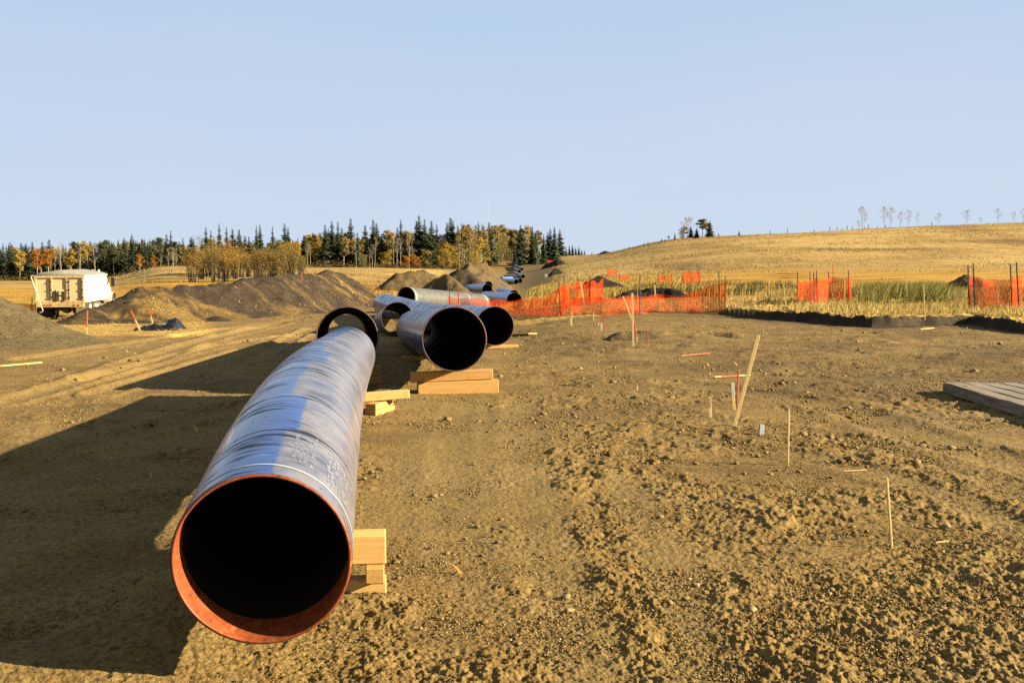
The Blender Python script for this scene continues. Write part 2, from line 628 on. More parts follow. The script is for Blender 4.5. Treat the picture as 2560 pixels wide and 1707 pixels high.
    yb_ = Y - by + bank_wob(px)
    dark = np.maximum(dark, ss(-1.3, -.15, yb_ + .5 * n3) * (1 - ss(.30, .40, yb_)) * ss(1600, 1800, px))  # black bank soil, with the shadow on its face coloured in too
    straw = straw * (1 - ss(.7, 1, dark) * 1.0)
    dark = np.clip(dark, 0, 1)
    pale = np.clip(rutmask + lane, 0, 1)
    ca = np.stack([straw.ravel(), gold.ravel(), hill.ravel()], 1)
    cb = np.stack([dark.ravel(), green.ravel(), pale.ravel()], 1)
    nr, nc = x.shape
    v = np.stack([x.ravel(), y.ravel(), z.ravel()], 1)
    ii, jj = np.meshgrid(np.arange(nr - 1), np.arange(nc), indexing='ij')
    j2 = (jj + 1) % nc
    q = np.stack([(ii * nc + jj).ravel(), (ii * nc + j2).ravel(), ((ii + 1) * nc + j2).ravel(), ((ii + 1) * nc + jj).ravel()], 1)[:, ::-1]
    v = np.concatenate([v, [[0, 0, T(0, .01)]]])
    ca = np.concatenate([ca, [[0, 0, 0]]]); cb = np.concatenate([cb, [[0, 0, 0]]])
    k = np.arange(nc)
    tri = np.stack([np.full(nc, len(v) - 1), (k + 1) % nc, k], 1)
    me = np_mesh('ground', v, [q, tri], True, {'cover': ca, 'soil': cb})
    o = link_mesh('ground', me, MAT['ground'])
    tag(o, 'stripped brown soil running into stubble fields and a grassy hill', 'ground', kind='structure')
    return o


def mat_ground():
    m = NT('soil_and_fields', .95, .08)
    g = m.geo()
    A = m.sep(m.attr('cover').outputs['Color']); B = m.sep(m.attr('soil').outputs['Color'])
    n0 = m.noise(g, .55, 5, .6)
    n1 = m.noise(g, 3.2, 6, .65)
    n2 = m.noise(g, 21.0, 5, .7)
    base = m.ramp(n0, [(.3, (.225, .143, .052)), (.5, (.315, .205, .072)), (.7, (.310, .218, .094))])
    base = m.mix(m.ramp(n1, [(.42, 0.0), (.62, .8)]), base, (.375, .262, .102))
    damp = m.noise(m.mapv(g, (.5, .9, 1)), .55, 5, .6, .5)
    base = m.mix(m.ramp(damp, [(.50, 0.0), (.66, .5)]), base, (.150, .098, .043))
    base = m.mix(m.ramp(damp, [(.30, .5), (.44, 0.0)]), base, (.36, .275, .14))
    base = m.mix(m.ramp(n2, [(.34, .85), (.52, 0.0)]), base, (.085, .055, .026))
    base = m.mix(m.ramp(n2, [(.57, 0.0), (.72, .8)]), base, (.40, .30, .145))
    base = m.mix(m.math('MULTIPLY', B[2], .55), base, (.30, .215, .095))
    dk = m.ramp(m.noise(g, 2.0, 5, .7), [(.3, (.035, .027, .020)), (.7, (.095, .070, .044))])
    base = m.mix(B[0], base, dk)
    # straw
    gs = m.mapv(g, (1, 2.2, 1), (0, 0, .5))
    st = m.ramp(m.noise(gs, 9.0, 6, .75), [(.28, (.26, .15, .045)), (.48, (.58, .38, .115)), (.72, (.80, .58, .22))])
    base = m.mix(A[0], base, st)
    # green-yellow rough grass
    gr = m.ramp(m.noise(m.mapv(g, (1, .5, 1)), 2.2, 6, .7), [(.3, (.19, .14, .040)), (.5, (.40, .29, .075)), (.72, (.56, .41, .12))])
    base = m.mix(B[1], base, gr)
    # golden swaths
    gl = m.mapv(g, (.10, .62, 1), (0, 0, -.17))
    go = m.ramp(m.noise(gl, 1.0, 7, .68, .4), [(.34, (.16, .075, .016)), (.44, (.44, .25, .045)), (.58, (.60, .37, .075)), (.78, (.46, .28, .06))])
    base = m.mix(A[1], base, go)
    # dry grass of the hill
    hl = m.mapv(g, (.020, .0125, .05), (0, 0, .35))
    hn = m.noise(hl, 1.0, 9, .62, 1.2)
    hi = m.ramp(hn, [(.34, (.24, .145, .045)), (.43, (.46, .30, .095)), (.54, (.64, .44, .155)), (.70, (.72, .51, .21))])
    hi = m.mix(m.ramp(m.noise(m.mapv(g, (.55, .12, .4)), 1.2, 6, .75), [(.36, .55), (.58, 0.0)]), hi, (.19, .125, .05))
    base = m.mix(A[2], base, hi)
    m.color(base)
    bn = m.noise(g, 60.0, 4, .7)
    m.bump(m.math('ADD', m.math('MULTIPLY', n2, 1.0), m.math('MULTIPLY', bn, .7)), .9, .022)
    return m.m


# ------------------------------------------------------------------ loose stuff
def ico(sub):
    bm = bmesh.new()
    bmesh.ops.create_icosphere(bm, subdivisions=sub + 1, radius=1)
    v = np.array([p.co[:] for p in bm.verts]); f = np.array([[q.index for q in p.verts] for p in bm.faces])
    bm.free()
    return v, f


def build_clods():
    vs, fs, tint = [], [], []
    n = 0

    def batch(cnt, y0, y1, smin, smax, sub, seed, pxr=(-150, 2750)):
        nonlocal n
        g = np.random.default_rng(seed)
        px = g.uniform(pxr[0], pxr[1], cnt * 4)
        Y = np.exp(g.uniform(math.log(y0), math.log(y1), cnt * 4))
        x = (px - CX) / F * Y; y = Y
        keep = g.uniform(0, 1, cnt * 4) < ss(.02, .55, fbm(x, y, 1.3, 3, 71) + .22 * ss(-1.5, 1.5, x) + .15 * (1 - ss(6.5, 9, Y)))
        keep &= (Y < bank_Y(px) + .1)
        keep &= ~((px > 380) & (px < 900) & (Y > 5.6) & (Y < 18) & (np.abs(x + .64 + .113 * Y) < .5) & (g.uniform(0, 1, len(px)) < .7))
        x = x[keep][:cnt]; y = y[keep][:cnt]
        c = len(x)
        s = smin * (smax / smin) ** (g.uniform(0, 1, c) ** 2.2)
        z = terrain(x, y)
        bv, bf = ico(sub)
        k = len(bv)
        # several lumpy shapes
        shapes = []
        for i in range(8):
            h = np.random.default_rng(100 + i)
            w = bv * (1 + .32 * np.stack([perlin(bv[:, 0] * 1.7 + i, bv[:, 1] * 1.7 + bv[:, 2], i)] * 3, 1) + h.uniform(-.30, .30, (k, 1)))
            w = w * np.array([1, h.uniform(.55, 1), h.uniform(.35, .65)])
            shapes.append(w)
        S = np.stack(shapes)[g.integers(0, 8, c)]
        a = g.uniform(0, 2 * PI, c)
        ca, sa = np.cos(a), np.sin(a)
        X = S[:, :, 0] * ca[:, None] - S[:, :, 1] * sa[:, None]
        Yy = S[:, :, 0] * sa[:, None] + S[:, :, 1] * ca[:, None]
        V = np.stack([X, Yy, S[:, :, 2]], 2) * s[:, None, None] + np.stack([x, y, z + s * .15 + .004], 1)[:, None, :]
        vs.append(V.reshape(-1, 3))
        fs.append((bf[None] + (np.arange(c) * k)[:, None, None]).reshape(-1, 3) + n)
        t = np.clip(g.normal(.42, .16, c) + .45 * (g.uniform(0, 1, c) < .07), 0, 1)
        tint.append(np.repeat(t, k))
        n += c * k

    batch(900, 5.2, 14, .010, .038, 1, 1)
    batch(56000, 5.0, 17, .003, .014, 0, 2)
    batch(24000, 12, 38, .006, .026, 0, 3, (0, 2600))
    batch(320, 12, 36, .03, .07, 1, 4, (0, 2600))
    me = np_mesh('dirt_clods', np.concatenate(vs), np.concatenate(fs), False, {'tint': np.stack([np.concatenate(tint)] * 3, 1)})
    o = link_mesh('dirt_clods', me, MAT['clod'])
    tag(o, 'crumbled brown clods scattered over the bare soil', 'dirt clods', kind='stuff')


def mat_clod():
    m = NT('clods', .95, .08)
    t = m.sep(m.attr('tint').outputs['Color'])[0]
    c = m.ramp(t, [(0, (.17, .11, .045)), (.45, (.29, .20, .082)), (.8, (.42, .32, .16)), (1, (.47, .40, .26))])
    c = m.mix(m.ramp(m.noise(m.geo(), 45, 4, .7), [(.35, .5), (.6, 0.0)]), c, (.14, .09, .04))
    m.color(c)
    m.bump(m.noise(m.geo(), 90, 4, .7), .5, .006)
    return m.m


def blades(name, base, h, w, lean, col, mat, flat=False, seg=2):
    """thin bent blades; base (N,3), lean (N,2) sideways reach of the tip"""
    g = np.random.default_rng(len(base))
    N = len(base)
    a = g.uniform(0, PI, N)
    sx = np.cos(a) * w / 2; sy = np.sin(a) * w / 2
    side = np.stack([sx, sy, np.zeros(N)], 1)
    L = np.concatenate([lean, np.zeros((N, 1))], 1)
    up = np.stack([np.zeros(N), np.zeros(N), h], 1)
    b0 = base - side; b1 = base + side
    mid = base + up * .6 + L * .35
    m0 = mid - side * .75; m1 = mid + side * .75
    tip = base + up + L
    v = np.stack([b0, b1, m0, m1, tip], 1).reshape(-1, 3)
    i = np.arange(N)[:, None] * 5
    q = i + np.array([[0, 1, 3, 2]]); t = i + np.array([[2, 3, 4]])
    me = np_mesh(name, v, [q, t], False, {'tint': np.repeat(col, 5, axis=0)})
    return link_mesh(name, me, mat)


def scatter(cnt, px0, px1, y0, y1, seed, dens=None):
    g = np.random.default_rng(seed)
    px = g.uniform(px0, px1, cnt); Y = np.sqrt(g.uniform(y0 * y0, y1 * y1, cnt))
    x = (px - CX) / F * Y
    if dens is not None:
        k = g.uniform(0, 1, cnt) < dens(px, Y, x)
        px, Y, x = px[k], Y[k], x[k]
    return x, Y, px, g


def mat_blade(name):
    m = NT(name, .8, .15)
    c = m.attr('tint').outputs['Color']
    m.color(c)
    tr = m.n('ShaderNodeBsdfTranslucent')
    m.put(tr.inputs['Color'], m.tone(c))
    mx = m.n('ShaderNodeMixShader')
    mx.inputs[0].default_value = .25
    m.link(m.b.outputs[0], mx.inputs[1]); m.link(tr.outputs[0], mx.inputs[2])
    m.link(mx.outputs[0], m.out.inputs[0])
    return m.m


def pick(g, n, pal):
    pal = np.array(pal)
    a = pal[g.integers(0, len(pal), n)]; b = pal[g.integers(0, len(pal), n)]
    t = g.uniform(0, 1, (n, 1))
    return (a * t + b * (1 - t)) * g.uniform(.75, 1.2, (n, 1))


STRAW = [(.66, .45, .14), (.82, .61, .25), (.54, .34, .09), (.72, .50, .17)]
DRY = [(.40, .29, .11), (.46, .35, .15), (.32, .22, .08), (.36, .29, .10)]
GREEN = [(.20, .21, .05), (.30, .28, .07), (.42, .35, .11), (.24, .24, .06)]


def build_vegetation():
    mb = MAT['blade']
    # straw lying on the stubble strip
    B, Hh, W, L, C = [], [], [], [], []

    def lay(x, Y, g, zoff=.03, pal=STRAW, ln=(.12, .45)):
        n = len(x)
        z = terrain(x, Y) + zoff * g.uniform(.2, 1.6, n)
        a = g.uniform(0, 2 * PI, n); l = g.uniform(*ln, n)
        B.append(np.stack([x, Y, z], 1)); Hh.append(g.uniform(0.0, .10, n)); W.append(g.uniform(.010, .026, n))
        L.append(np.stack([np.cos(a) * l, np.sin(a) * l * .8], 1)); C.append(pick(g, n, pal))
    x, Y, px, g = scatter(26000, 1200, 2700, 37, 66, 201, lambda p, Y, x: (Y > bank_Y(p) - bank_wob(p) + .35) * ss(-.4, .2, fbm(x, Y, 3, 3, 77) + .2))
    lay(x, Y, g)
    x, Y, px, g = scatter(9000, -60, 520, 34, 66, 202, lambda p, Y, x: ss(-.2, .25, fbm(x, Y, 2.2, 3, 65) + .1))
    lay(x, Y, g)
    x, Y, px, g = scatter(1400, 0, 2560, 7, 36, 203, lambda p, Y, x: .3 + 0 * x)
    lay(x[:260], Y[:260], g, .02, STRAW, (.05, .16))
    for V in HEAPV:
        h_ = V[:, 2] - terrain(V[:, 0], V[:, 1])
        sl = fbm(V[:, 0] * .45 + V[:, 1] * .2, V[:, 1] * .2 - V[:, 2] * .9, 1.2, 3, 95)
        gq = np.random.default_rng(96)
        k = np.where((h_ > .1) & (gq.uniform(0, 1, len(V)) < .05 + .55 * ss(.12, .3, sl)))[0]
        k = gq.permutation(k)[:9000]
        n = len(k)
        p = V[k] + np.stack([gq.normal(0, .06, n), gq.normal(0, .06, n), gq.uniform(.0, .03, n)], 1)
        l = gq.uniform(.10, .42, n)
        B.append(p); Hh.append(-l * .45 + gq.normal(.03, .04, n)); W.append(gq.uniform(.012, .028, n))
        L.append(np.stack([l * gq.normal(.35, .35, n), -l * gq.uniform(.3, .9, n)], 1)); C.append(pick(gq, n, STRAW))
    o = blades('straw_litter', np.concatenate(B), np.concatenate(Hh), np.concatenate(W), np.concatenate(L), np.concatenate(C), mb)
    tag(o, 'pale yellow straw strewn over the stubble strip', 'straw', kind='stuff')
    # short stubble and dry grass at the bank edge
    B, Hh, W, L, C = [], [], [], [], []

    def stand(x, Y, g, h, w, pal, lean=.35, wind=.12):
        n = len(x)
        z = terrain(x, Y) - .03
        hh = h * g.uniform(.55, 1.15, n)
        B.append(np.stack([x, Y, z], 1)); Hh.append(hh); W.append(w * g.uniform(.7, 1.4, n))
        L.append(np.stack([g.normal(wind, lean, n) * hh, g.normal(0, lean, n) * hh], 1)); C.append(pick(g, n, pal))
    x, Y, px, g = scatter(17000, 1780, 2750, 36, 50, 211, lambda p, Y, x: (Y > bank_Y(p) - bank_wob(p) + .36) * (Y < bank_Y(p) + 8) * ss(-.5, .2, fbm(x, Y, 1.6, 3, 79) + .15 - .5 * (1 - ss(1900, 2050, p))))
    stand(x, Y, g, .30, .022, [(.68, .52, .20), (.60, .46, .15), (.50, .41, .12), (.74, .57, .24)])
    # tall rank grass, green in the middle
    x, Y, px, g = scatter(46000, 1900, 2760, 44, 66, 212, lambda p, Y, x: ss(43, 46, Y + fbm(x, Y, 4, 2, 81)) * ss(-.3, .3, fbm(x, Y, 2.5, 3, 82) + .1 - .35 * (1 - ss(1960, 2180, p)) - .25 * ss(2, 0, 1 + fbm(x, Y, 1.2, 2, 98) * 2.2)) * (1 - ((p > 1985) & (p < 2145) & (Y < 52))))
    gm = ss(.3, .85, np.exp(-((px - 2250) / 150) ** 2) * 1.0 + .25 * fbm(x, Y, 3, 3, 83) - .3 * ss(56, 64, Y))
    sel = g.uniform(0, 1, len(x)) < gm
    stand(x[sel], Y[sel], g, .80, .030, GREEN, .28, .3)
    stand(x[~sel], Y[~sel], g, .50, .026, [(.50, .38, .14), (.56, .44, .18), (.42, .31, .10), (.48, .40, .12)], .28, .25)
    # rough grass beyond the netting, along the pipes and by the hill road
    x, Y, px, g = scatter(42000, 1215, 1900, 60, 175, 213, lambda p, Y, x: ss(60, 70, Y) * ss(-.2, .4, fbm(x, Y, 7, 3, 84) + .08) * ss(0, 60, p - (1245 + (Y > 100) * 60 - 40 * (Y < 80))) * (1 - ss(1420, 1900, p + 80 * fbm(x, Y, 9, 3, 97))))
    stand(x, Y, g, .60, .05, [(.58, .42, .10), (.48, .36, .08), (.66, .50, .15), (.38, .30, .07), (.62, .41, .11)], .25, .25)
    # dark weedy tufts
    x, Y, px, g = scatter(9000, 1480, 2000, 62, 105, 214, lambda p, Y, x: ss(.12, .35, fbm(x, Y, 5, 3, 86)))
    stand(x, Y, g, .8, .05, [(.16, .14, .04), (.22, .19, .06), (.12, .12, .04)], .25, .2)
    # left of the windrow: rank stubble edges
    x, Y, px, g = scatter(9000, 560, 1150, 76, 135, 215, lambda p, Y, x: ss(.0, .3, fbm(x, Y, 6, 3, 87)))
    stand(x, Y, g, .5, .05, [(.42, .25, .06), (.36, .20, .05), (.48, .32, .10), (.32, .16, .05)], .25, .15)
    o = blades('tall_grass', np.concatenate(B), np.concatenate(Hh), np.concatenate(W), np.concatenate(L), np.concatenate(C), mb)
    tag(o, 'rank green and straw yellow grass beside the orange netting', 'grass', kind='stuff')
    # dry grass of the hill
    B, Hh, W, L, C = [], [], [], [], []
    x, Y, px, g = scatter(70000, 1380, 2900, 175, 425, 221, lambda p, Y, x: ss(-.25, .35, fbm(x * .5, Y, 16, 4, 88)))
    stand(x, Y, g, .42, .10, [(.48, .345, .14), (.42, .295, .115), (.54, .40, .175), (.35, .24, .09)], .3, .15)
    x, Y, px, g = scatter(14000, 200, 1140, 130, 330, 222, lambda p, Y, x: ss(-.1, .35, fbm(x, Y, 14, 4, 89)))
    stand(x, Y, g, .4, .10, [(.40, .28, .11), (.33, .22, .08), (.44, .32, .13)], .25, .15)
    o = blades('hill_grass', np.concatenate(B), np.concatenate(Hh), np.concatenate(W), np.concatenate(L), np.concatenate(C), mb)
    tag(o, 'dry tan grass covering the rounded hill and knoll', 'grass', kind='stuff')


# ------------------------------------------------------------------ heaps of soil
def heap(name, label, cat, ridge, mat, step, amp=.12, seed=0, group=None, straw=0, k_round=.35):
    """ridge: (x, y, height above terrain, half width); a mound standing on the terrain"""
    r = np.array(ridge, float)
    pad = r[:, 3].max() * 1.25
    x0, x1 = r[:, 0].min() - pad, r[:, 0].max() + pad
    y0, y1 = r[:, 1].min() - pad, r[:, 1].max() + pad
    nx = max(8, int((x1 - x0) / step)); ny = max(8, int((y1 - y0) / step))
    X, Y = np.meshgrid(np.linspace(x0, x1, nx), np.linspace(y0, y1, ny))
    best = np.full(X.shape, -1.0)
    for k in range(max(1, len(r) - 1)):
        a = r[k]; b = r[min(k + 1, len(r) - 1)]
        bx, by = b[0] - a[0], b[1] - a[1]
        L2 = max(bx * bx + by * by, 1e-9)
        t = np.clip(((X - a[0]) * bx + (Y - a[1]) * by) / L2, 0, 1)
        d = np.hypot(X - a[0] - t * bx, Y - a[1] - t * by)
        h = a[2] + (b[2] - a[2]) * t; w = a[3] + (b[3] - a[3]) * t
        w = w * (1 + .16 * perlin(X / (pad * .8) + seed, Y / (pad * .8), seed + 3))
        s = d / w
        f = 1 - np.sqrt(s * s + k_round ** 2 * .12) * 1.0 + .03
        f = np.where(f > .12, f, .12 - (.12 - f) * .55)
        best = np.maximum(best, h * f)
    wl = max(step * 9, .6)
    rough = fbm(X, Y, wl, 4, seed + 9) + .6 * (1 - np.abs(perlin(X / (wl * .5), Y / (wl * .5), seed + 19))) ** 2 - .25
    slump = 1 - np.abs(perlin(X / (wl * 1.1) + 3, Y / (wl * 2.2), seed + 29))
    Z = best * (1 + .09 * (slump - .6)) + 1.1 * amp * rough * ss(-.05, .35, best)
    keepv = Z > -.16
    Zt = terrain(X, Y) + np.maximum(Z, -.2)
    idx = np.arange(nx * ny).reshape(ny, nx)
    q = np.stack([idx[:-1, :-1], idx[:-1, 1:], idx[1:, 1:], idx[1:, :-1]], 2).reshape(-1, 4)
    kv = keepv.ravel()
    q = q[kv[q].any(1)]
    used = np.unique(q)
    remap = np.full(nx * ny, -1); remap[used] = np.arange(len(used))
    v = np.stack([X.ravel(), Y.ravel(), Zt.ravel()], 1)[used]
    q = remap[q]
    c = np.array([r[:, 0].mean(), r[:, 1].mean(), 0]); c[2] = T(c[0], c[1])
    me = np_mesh(name, v - c, q, True)
    o = link_mesh(name, me, mat)
    o.location = c
    tag(o, label, cat, group)
    return o, v


HK = .80


def mat_heap(name, lo, mid, hi, straw=0.0, sc=1.6):
    m = NT(name, .95, .08)
    g = m.geo()
    n = m.noise(g, sc, 7, .68)
    c = m.ramp(n, [(.30, lo), (.50, mid), (.70, hi)])
    n2 = m.noise(g, sc * 9, 5, .75)
    lo, mid, hi = [tuple(x * k_ for x in c_) for c_, k_ in ((lo, HK), (mid, HK), (hi, HK))]
    c = m.ramp(n, [(.30, lo), (.50, mid), (.70, hi)])
    c = m.mix(m.ramp(n2, [(.36, .85), (.53, 0.0)]), c, tuple(x * .4 for x in lo))
    c = m.mix(m.ramp(n2, [(.64, 0.0), (.8, .5)]), c, tuple(min(1, x * 1.5) for x in hi))
    if straw:
        s = m.noise(m.mapv(g, (.30, .55, .25), (.2, .5, .75)), .8, 5, .62, .6)
        s2 = m.noise(m.mapv(g, (1, 3, 2), (.3, .4, .7)), 7, 5, .75)
        f = m.math('MULTIPLY', m.ramp(s, [(.50, 0.0), (.60, 1.0)]), m.ramp(s2, [(.36, 0.0), (.56, 1.0)]))
        c = m.mix(m.math('MULTIPLY', f, straw), c, (.46, .30, .09))
    m.color(c)
    m.bump(m.math('ADD', n2, m.noise(g, sc * 30, 4, .7)), .9, .05)
    return m.m
# ------------------------------------------------------------------ pipes
def mat_pipe():
    m = NT('pipe_coating', .3, .6)
    uv = m.n('ShaderNodeUVMap').outputs[0]
    s = m.sepv(uv)
    u, v = s[0], s[1]
    # slow spiral coordinate: wraps lie about a metre apart
    w = m.math('ADD', m.math('MULTIPLY', v, 1.05), m.math('MULTIPLY', u, .30))
    cell = m.math('FLOOR', w)
    fr = m.math('SUBTRACT', w, cell)
    seam = m.math('LESS_THAN', fr, .020)
    # circumferential streaks
    sv = m.comb(m.math('MULTIPLY', u, 4.0), m.math('MULTIPLY', v, 15.0))
    st = m.noise(sv, 1.0, 5, .62)
    st2 = m.noise(m.comb(m.math('MULTIPLY', u, 3.0), m.math('MULTIPLY', v, 1.4)), 1.0, 3, .5)
    streak = m.math('MULTIPLY', m.ramp(st, [(.49, 0.0), (.55, 1.0)]), m.ramp(st2, [(.43, 0.0), (.51, 1.0)]))
    win = m.ramp(m.math('ADD', u, .25), [(.35, 0.0), (.43, 1.0), (.60, 1.0), (.72, .25)])
    streak = m.math('MULTIPLY', streak, win)
    # dusty side: ragged edge that steps at every wrap
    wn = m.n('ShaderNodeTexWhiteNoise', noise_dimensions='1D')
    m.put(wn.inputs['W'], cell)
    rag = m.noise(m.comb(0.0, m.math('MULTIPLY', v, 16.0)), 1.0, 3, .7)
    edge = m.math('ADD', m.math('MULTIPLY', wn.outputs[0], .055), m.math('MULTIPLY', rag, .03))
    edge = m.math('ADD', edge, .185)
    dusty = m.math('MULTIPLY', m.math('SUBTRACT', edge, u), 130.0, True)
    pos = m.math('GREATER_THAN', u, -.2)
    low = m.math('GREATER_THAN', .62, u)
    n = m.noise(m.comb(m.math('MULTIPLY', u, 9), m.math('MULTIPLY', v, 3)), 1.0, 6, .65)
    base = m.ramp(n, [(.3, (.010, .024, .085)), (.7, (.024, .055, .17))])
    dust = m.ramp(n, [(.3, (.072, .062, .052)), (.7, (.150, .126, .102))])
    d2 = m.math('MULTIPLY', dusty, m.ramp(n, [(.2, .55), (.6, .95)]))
    c = m.mix(d2, base, dust)
    sc_ = m.noise(m.comb(m.math('MULTIPLY', u, 7.0), m.math('MULTIPLY', v, 4.5)), 1.0, 7, .72)
    c = m.mix(m.math('MULTIPLY', m.ramp(sc_, [(.56, 0.0), (.66, .75)]), m.math('SUBTRACT', 1.0, d2)), c, (.125, .155, .22))
    c = m.mix(streak, c, (.016, .017, .024))
    vo = m.n('ShaderNodeTexVoronoi', feature='F1')
    m.put(vo.inputs['Vector'], m.comb(m.math('MULTIPLY', u, 42.0), m.math('MULTIPLY', v, 14.0)))
    vo.inputs['Scale'].default_value = 1.0
    dots = m.math('MULTIPLY', m.math('LESS_THAN', vo.outputs['Distance'], .12), m.math('GREATER_THAN', m.sep(vo.outputs['Color'])[0], .62))
    c = m.mix(m.math('MULTIPLY', dots, .85), c, (.014, .016, .03))
    c = m.mix(seam, c, (.006, .007, .010))
    m.put(m.b.inputs['Base Color'], c)
    r = m.ramp(n, [(.3, .12), (.7, .26)])
    r = m.mix(d2, r, (.29, .29, .29))
    mark = m.math('MAXIMUM', seam, m.math('MULTIPLY', m.math('MAXIMUM', streak, dots), .85))
    m.rough(m.mix(mark, r, (.7, .7, .7)))
    m.put(m.b.inputs['Specular IOR Level'], m.math('MULTIPLY_ADD' if False else 'SUBTRACT', .62, m.math('MULTIPLY', mark, .58)))
    m.bump(m.math('ADD', m.math('MULTIPLY', seam, -1.0), m.math('MULTIPLY', streak, .15)), .5, .004)
    return m.m


def mat_pale_pipe():
    m = NT('pale_pipe_coating', .45, .4)
    n = m.noise(m.obj(), 2.5, 5, .6)
    m.color(m.ramp(n, [(.3, (.10, .105, .092)), (.7, (.155, .16, .145))]))
    return m.m


def mat_rust(name, lo, hi, rough=.65):
    m = NT(name, rough, .35)
    n = m.noise(m.obj(), 11.0, 7, .7)
    n2 = m.noise(m.mapv(m.obj(), (1, .2, 1)), 30.0, 4, .7)
    c = m.ramp(n, [(.3, lo), (.7, hi)])
    c = m.mix(m.ramp(n2, [(.58, 0.0), (.72, .65)]), c, (.55, .28, .10))
    c = m.mix(m.ramp(n2, [(.30, .85), (.46, 0.0)]), c, (.085, .030, .016))
    m.color(c)
    m.bump(n2, .2, .003)
    return m.m


def spline(pts, n):
    pts = [Vector(p) for p in pts]
    if len(pts) == 2:
        return [pts[0].lerp(pts[1], k / (n - 1)) for k in range(n)]
    P_ = np.array([p[:] for p in pts])
    d = np.concatenate([[0], np.cumsum(np.linalg.norm(np.diff(P_, axis=0), axis=1))])
    M_ = np.gradient(P_, d, axis=0)
    out = []
    for s in np.linspace(0, d[-1], n):
        i = min(max(np.searchsorted(d, s, side='right') - 1, 0), len(d) - 2)
        h = d[i + 1] - d[i]; t = (s - d[i]) / h
        q = (P_[i] * (2 * t**3 - 3 * t**2 + 1) + M_[i] * h * (t**3 - 2 * t**2 + t) + P_[i + 1] * (-2 * t**3 + 3 * t**2) + M_[i + 1] * h * (t**3 - t**2))
        out.append(Vector(q))
    return out


PIPES = {}


def pipe(key, label, pts, R, na=48, nl=24, wall=.018, mat='pipe', group='line of large steel pipes', rust='rust', bands=(), band_in=.06):
    line = spline(pts, nl)
    org = sum(line, Vector()) / len(line)
    root = empty('steel_pipe', org)
    tag(root, label, 'pipe', group)
    frames = []
    acc = 0
    for i, p in enumerate(line):
        t = (line[min(i + 1, nl - 1)] - line[max(i - 1, 0)]).normalized()
        r = t.cross(Vector((0, 0, 1))).normalized()
        u = r.cross(t)
        if i:
            acc += (p - line[i - 1]).length
        frames.append((p - org, r, u, t, acc))

    def frame_at(s):
        for i in range(nl - 1):
            if frames[i + 1][4] >= s or i == nl - 2:
                a, b = frames[i], frames[i + 1]
                k = (s - a[4]) / (b[4] - a[4])
                return (a[0].lerp(b[0], k), a[1].lerp(b[1], k).normalized(), a[2].lerp(b[2], k).normalized(), a[3], s)

    def surf(name, mat_, radii_s, closed_uv=True):
        """radii_s: list of (frame, radius)"""
        vs = []; uv = []
        for fr, rad in radii_s:
            for k in range(na + 1):
                a = 2 * PI * k / na - PI / 2
                vs.append(fr[0] + (fr[1] * math.cos(a) + fr[2] * math.sin(a)) * rad)
                uv.append((k / na - .25, fr[4]))
        m_ = len(radii_s)
        f = [(i * (na + 1) + k, i * (na + 1) + k + 1, (i + 1) * (na + 1) + k + 1, (i + 1) * (na + 1) + k) for i in range(m_ - 1) for k in range(na)]
        me = np_mesh(name, np.array([v[:] for v in vs]), np.array(f), True, None, np.array(uv))
        return link_mesh(name, me, mat_, root)
    L = frames[-1][4]
    bi = min(band_in, L * .2)
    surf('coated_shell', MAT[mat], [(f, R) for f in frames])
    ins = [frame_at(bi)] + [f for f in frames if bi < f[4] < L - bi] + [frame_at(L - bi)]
    surf('pipe_bore', MAT['bore_shade'], [(f, R - wall) for f in ins])  # near-black surface stands in for the shaded rusty bore
    for e in (0, 1):
        f0 = frames[0] if e == 0 else frames[-1]
        f1 = frame_at(bi) if e == 0 else frame_at(L - bi)
        sg = -1 if e == 0 else 1
        lip = (f0[0] + f0[3] * sg * .006, f0[1], f0[2], f0[3], f0[4])
        mb_ = [(f0, R - .0015), (lip, R - wall * .45), (lip, R - wall + .001), (f0, R - wall), (f1, R - wall)]
        o = surf('end_ring', MAT[rust], mb_)
        o.data.polygons.foreach_set('use_smooth', [False] * len(o.data.polygons)) if na < 40 else None
    for (s0, s1, mname) in bands:
        surf('paint_band', MAT[mname], [(frame_at(s0 + (s1 - s0) * k / 3), R + .002) for k in range(4)])
    PIPES[key] = (frames, org, R, L, root, frame_at)
    return root


def at_len(key, s):
    fr = PIPES[key][5](s)
    return fr[0] + PIPES[key][1], fr


TIMBER_N = 0


def timber(label, c, size, rz=0.0, tilt=0.0, mat='wood', group=None, name='timber'):
    """a sawn timber: size = (length, width, height); c = centre of its underside"""
    b = MB().box((0, 0, size[2] / 2), size, None, .008)
    o = b.build(name, MAT[mat])
    o.location = c
    o.rotation_euler = (0, -tilt, rz)
    tag(o, label, 'timber', group)
    return o


def skid(key, s, where, wd=.16, ln=1.3, maxlayers=4, mat='wood'):
    """timbers stacked from the ground up to the pipe, at the distance s along it"""
    p, fr = at_len(key, s)
    R = PIPES[key][2]
    zb = p.z - R
    zg = T(p.x, p.y) - .03
    gap = zb - zg
    if gap < .05:
        return
    k = int(min(maxlayers, max(1, round(gap / .17))))
    h = gap / k
    rz = math.atan2(fr[1].y, fr[1].x)
    names = {1: ['single'], 2: ['lower', 'upper'], 3: ['bottom', 'middle', 'top'], 4: ['bottom', 'second', 'third', 'top']}[k]
    for i in range(k):
        timber(f'{names[i]} yellow timber under {where}', (p.x, p.y, zg + i * h + (0.001 if i else 0)), (ln * (1 - .05 * i), wd, h - .002), rz + random.uniform(-.05, .05), 0, mat, 'timber skids under the pipes')


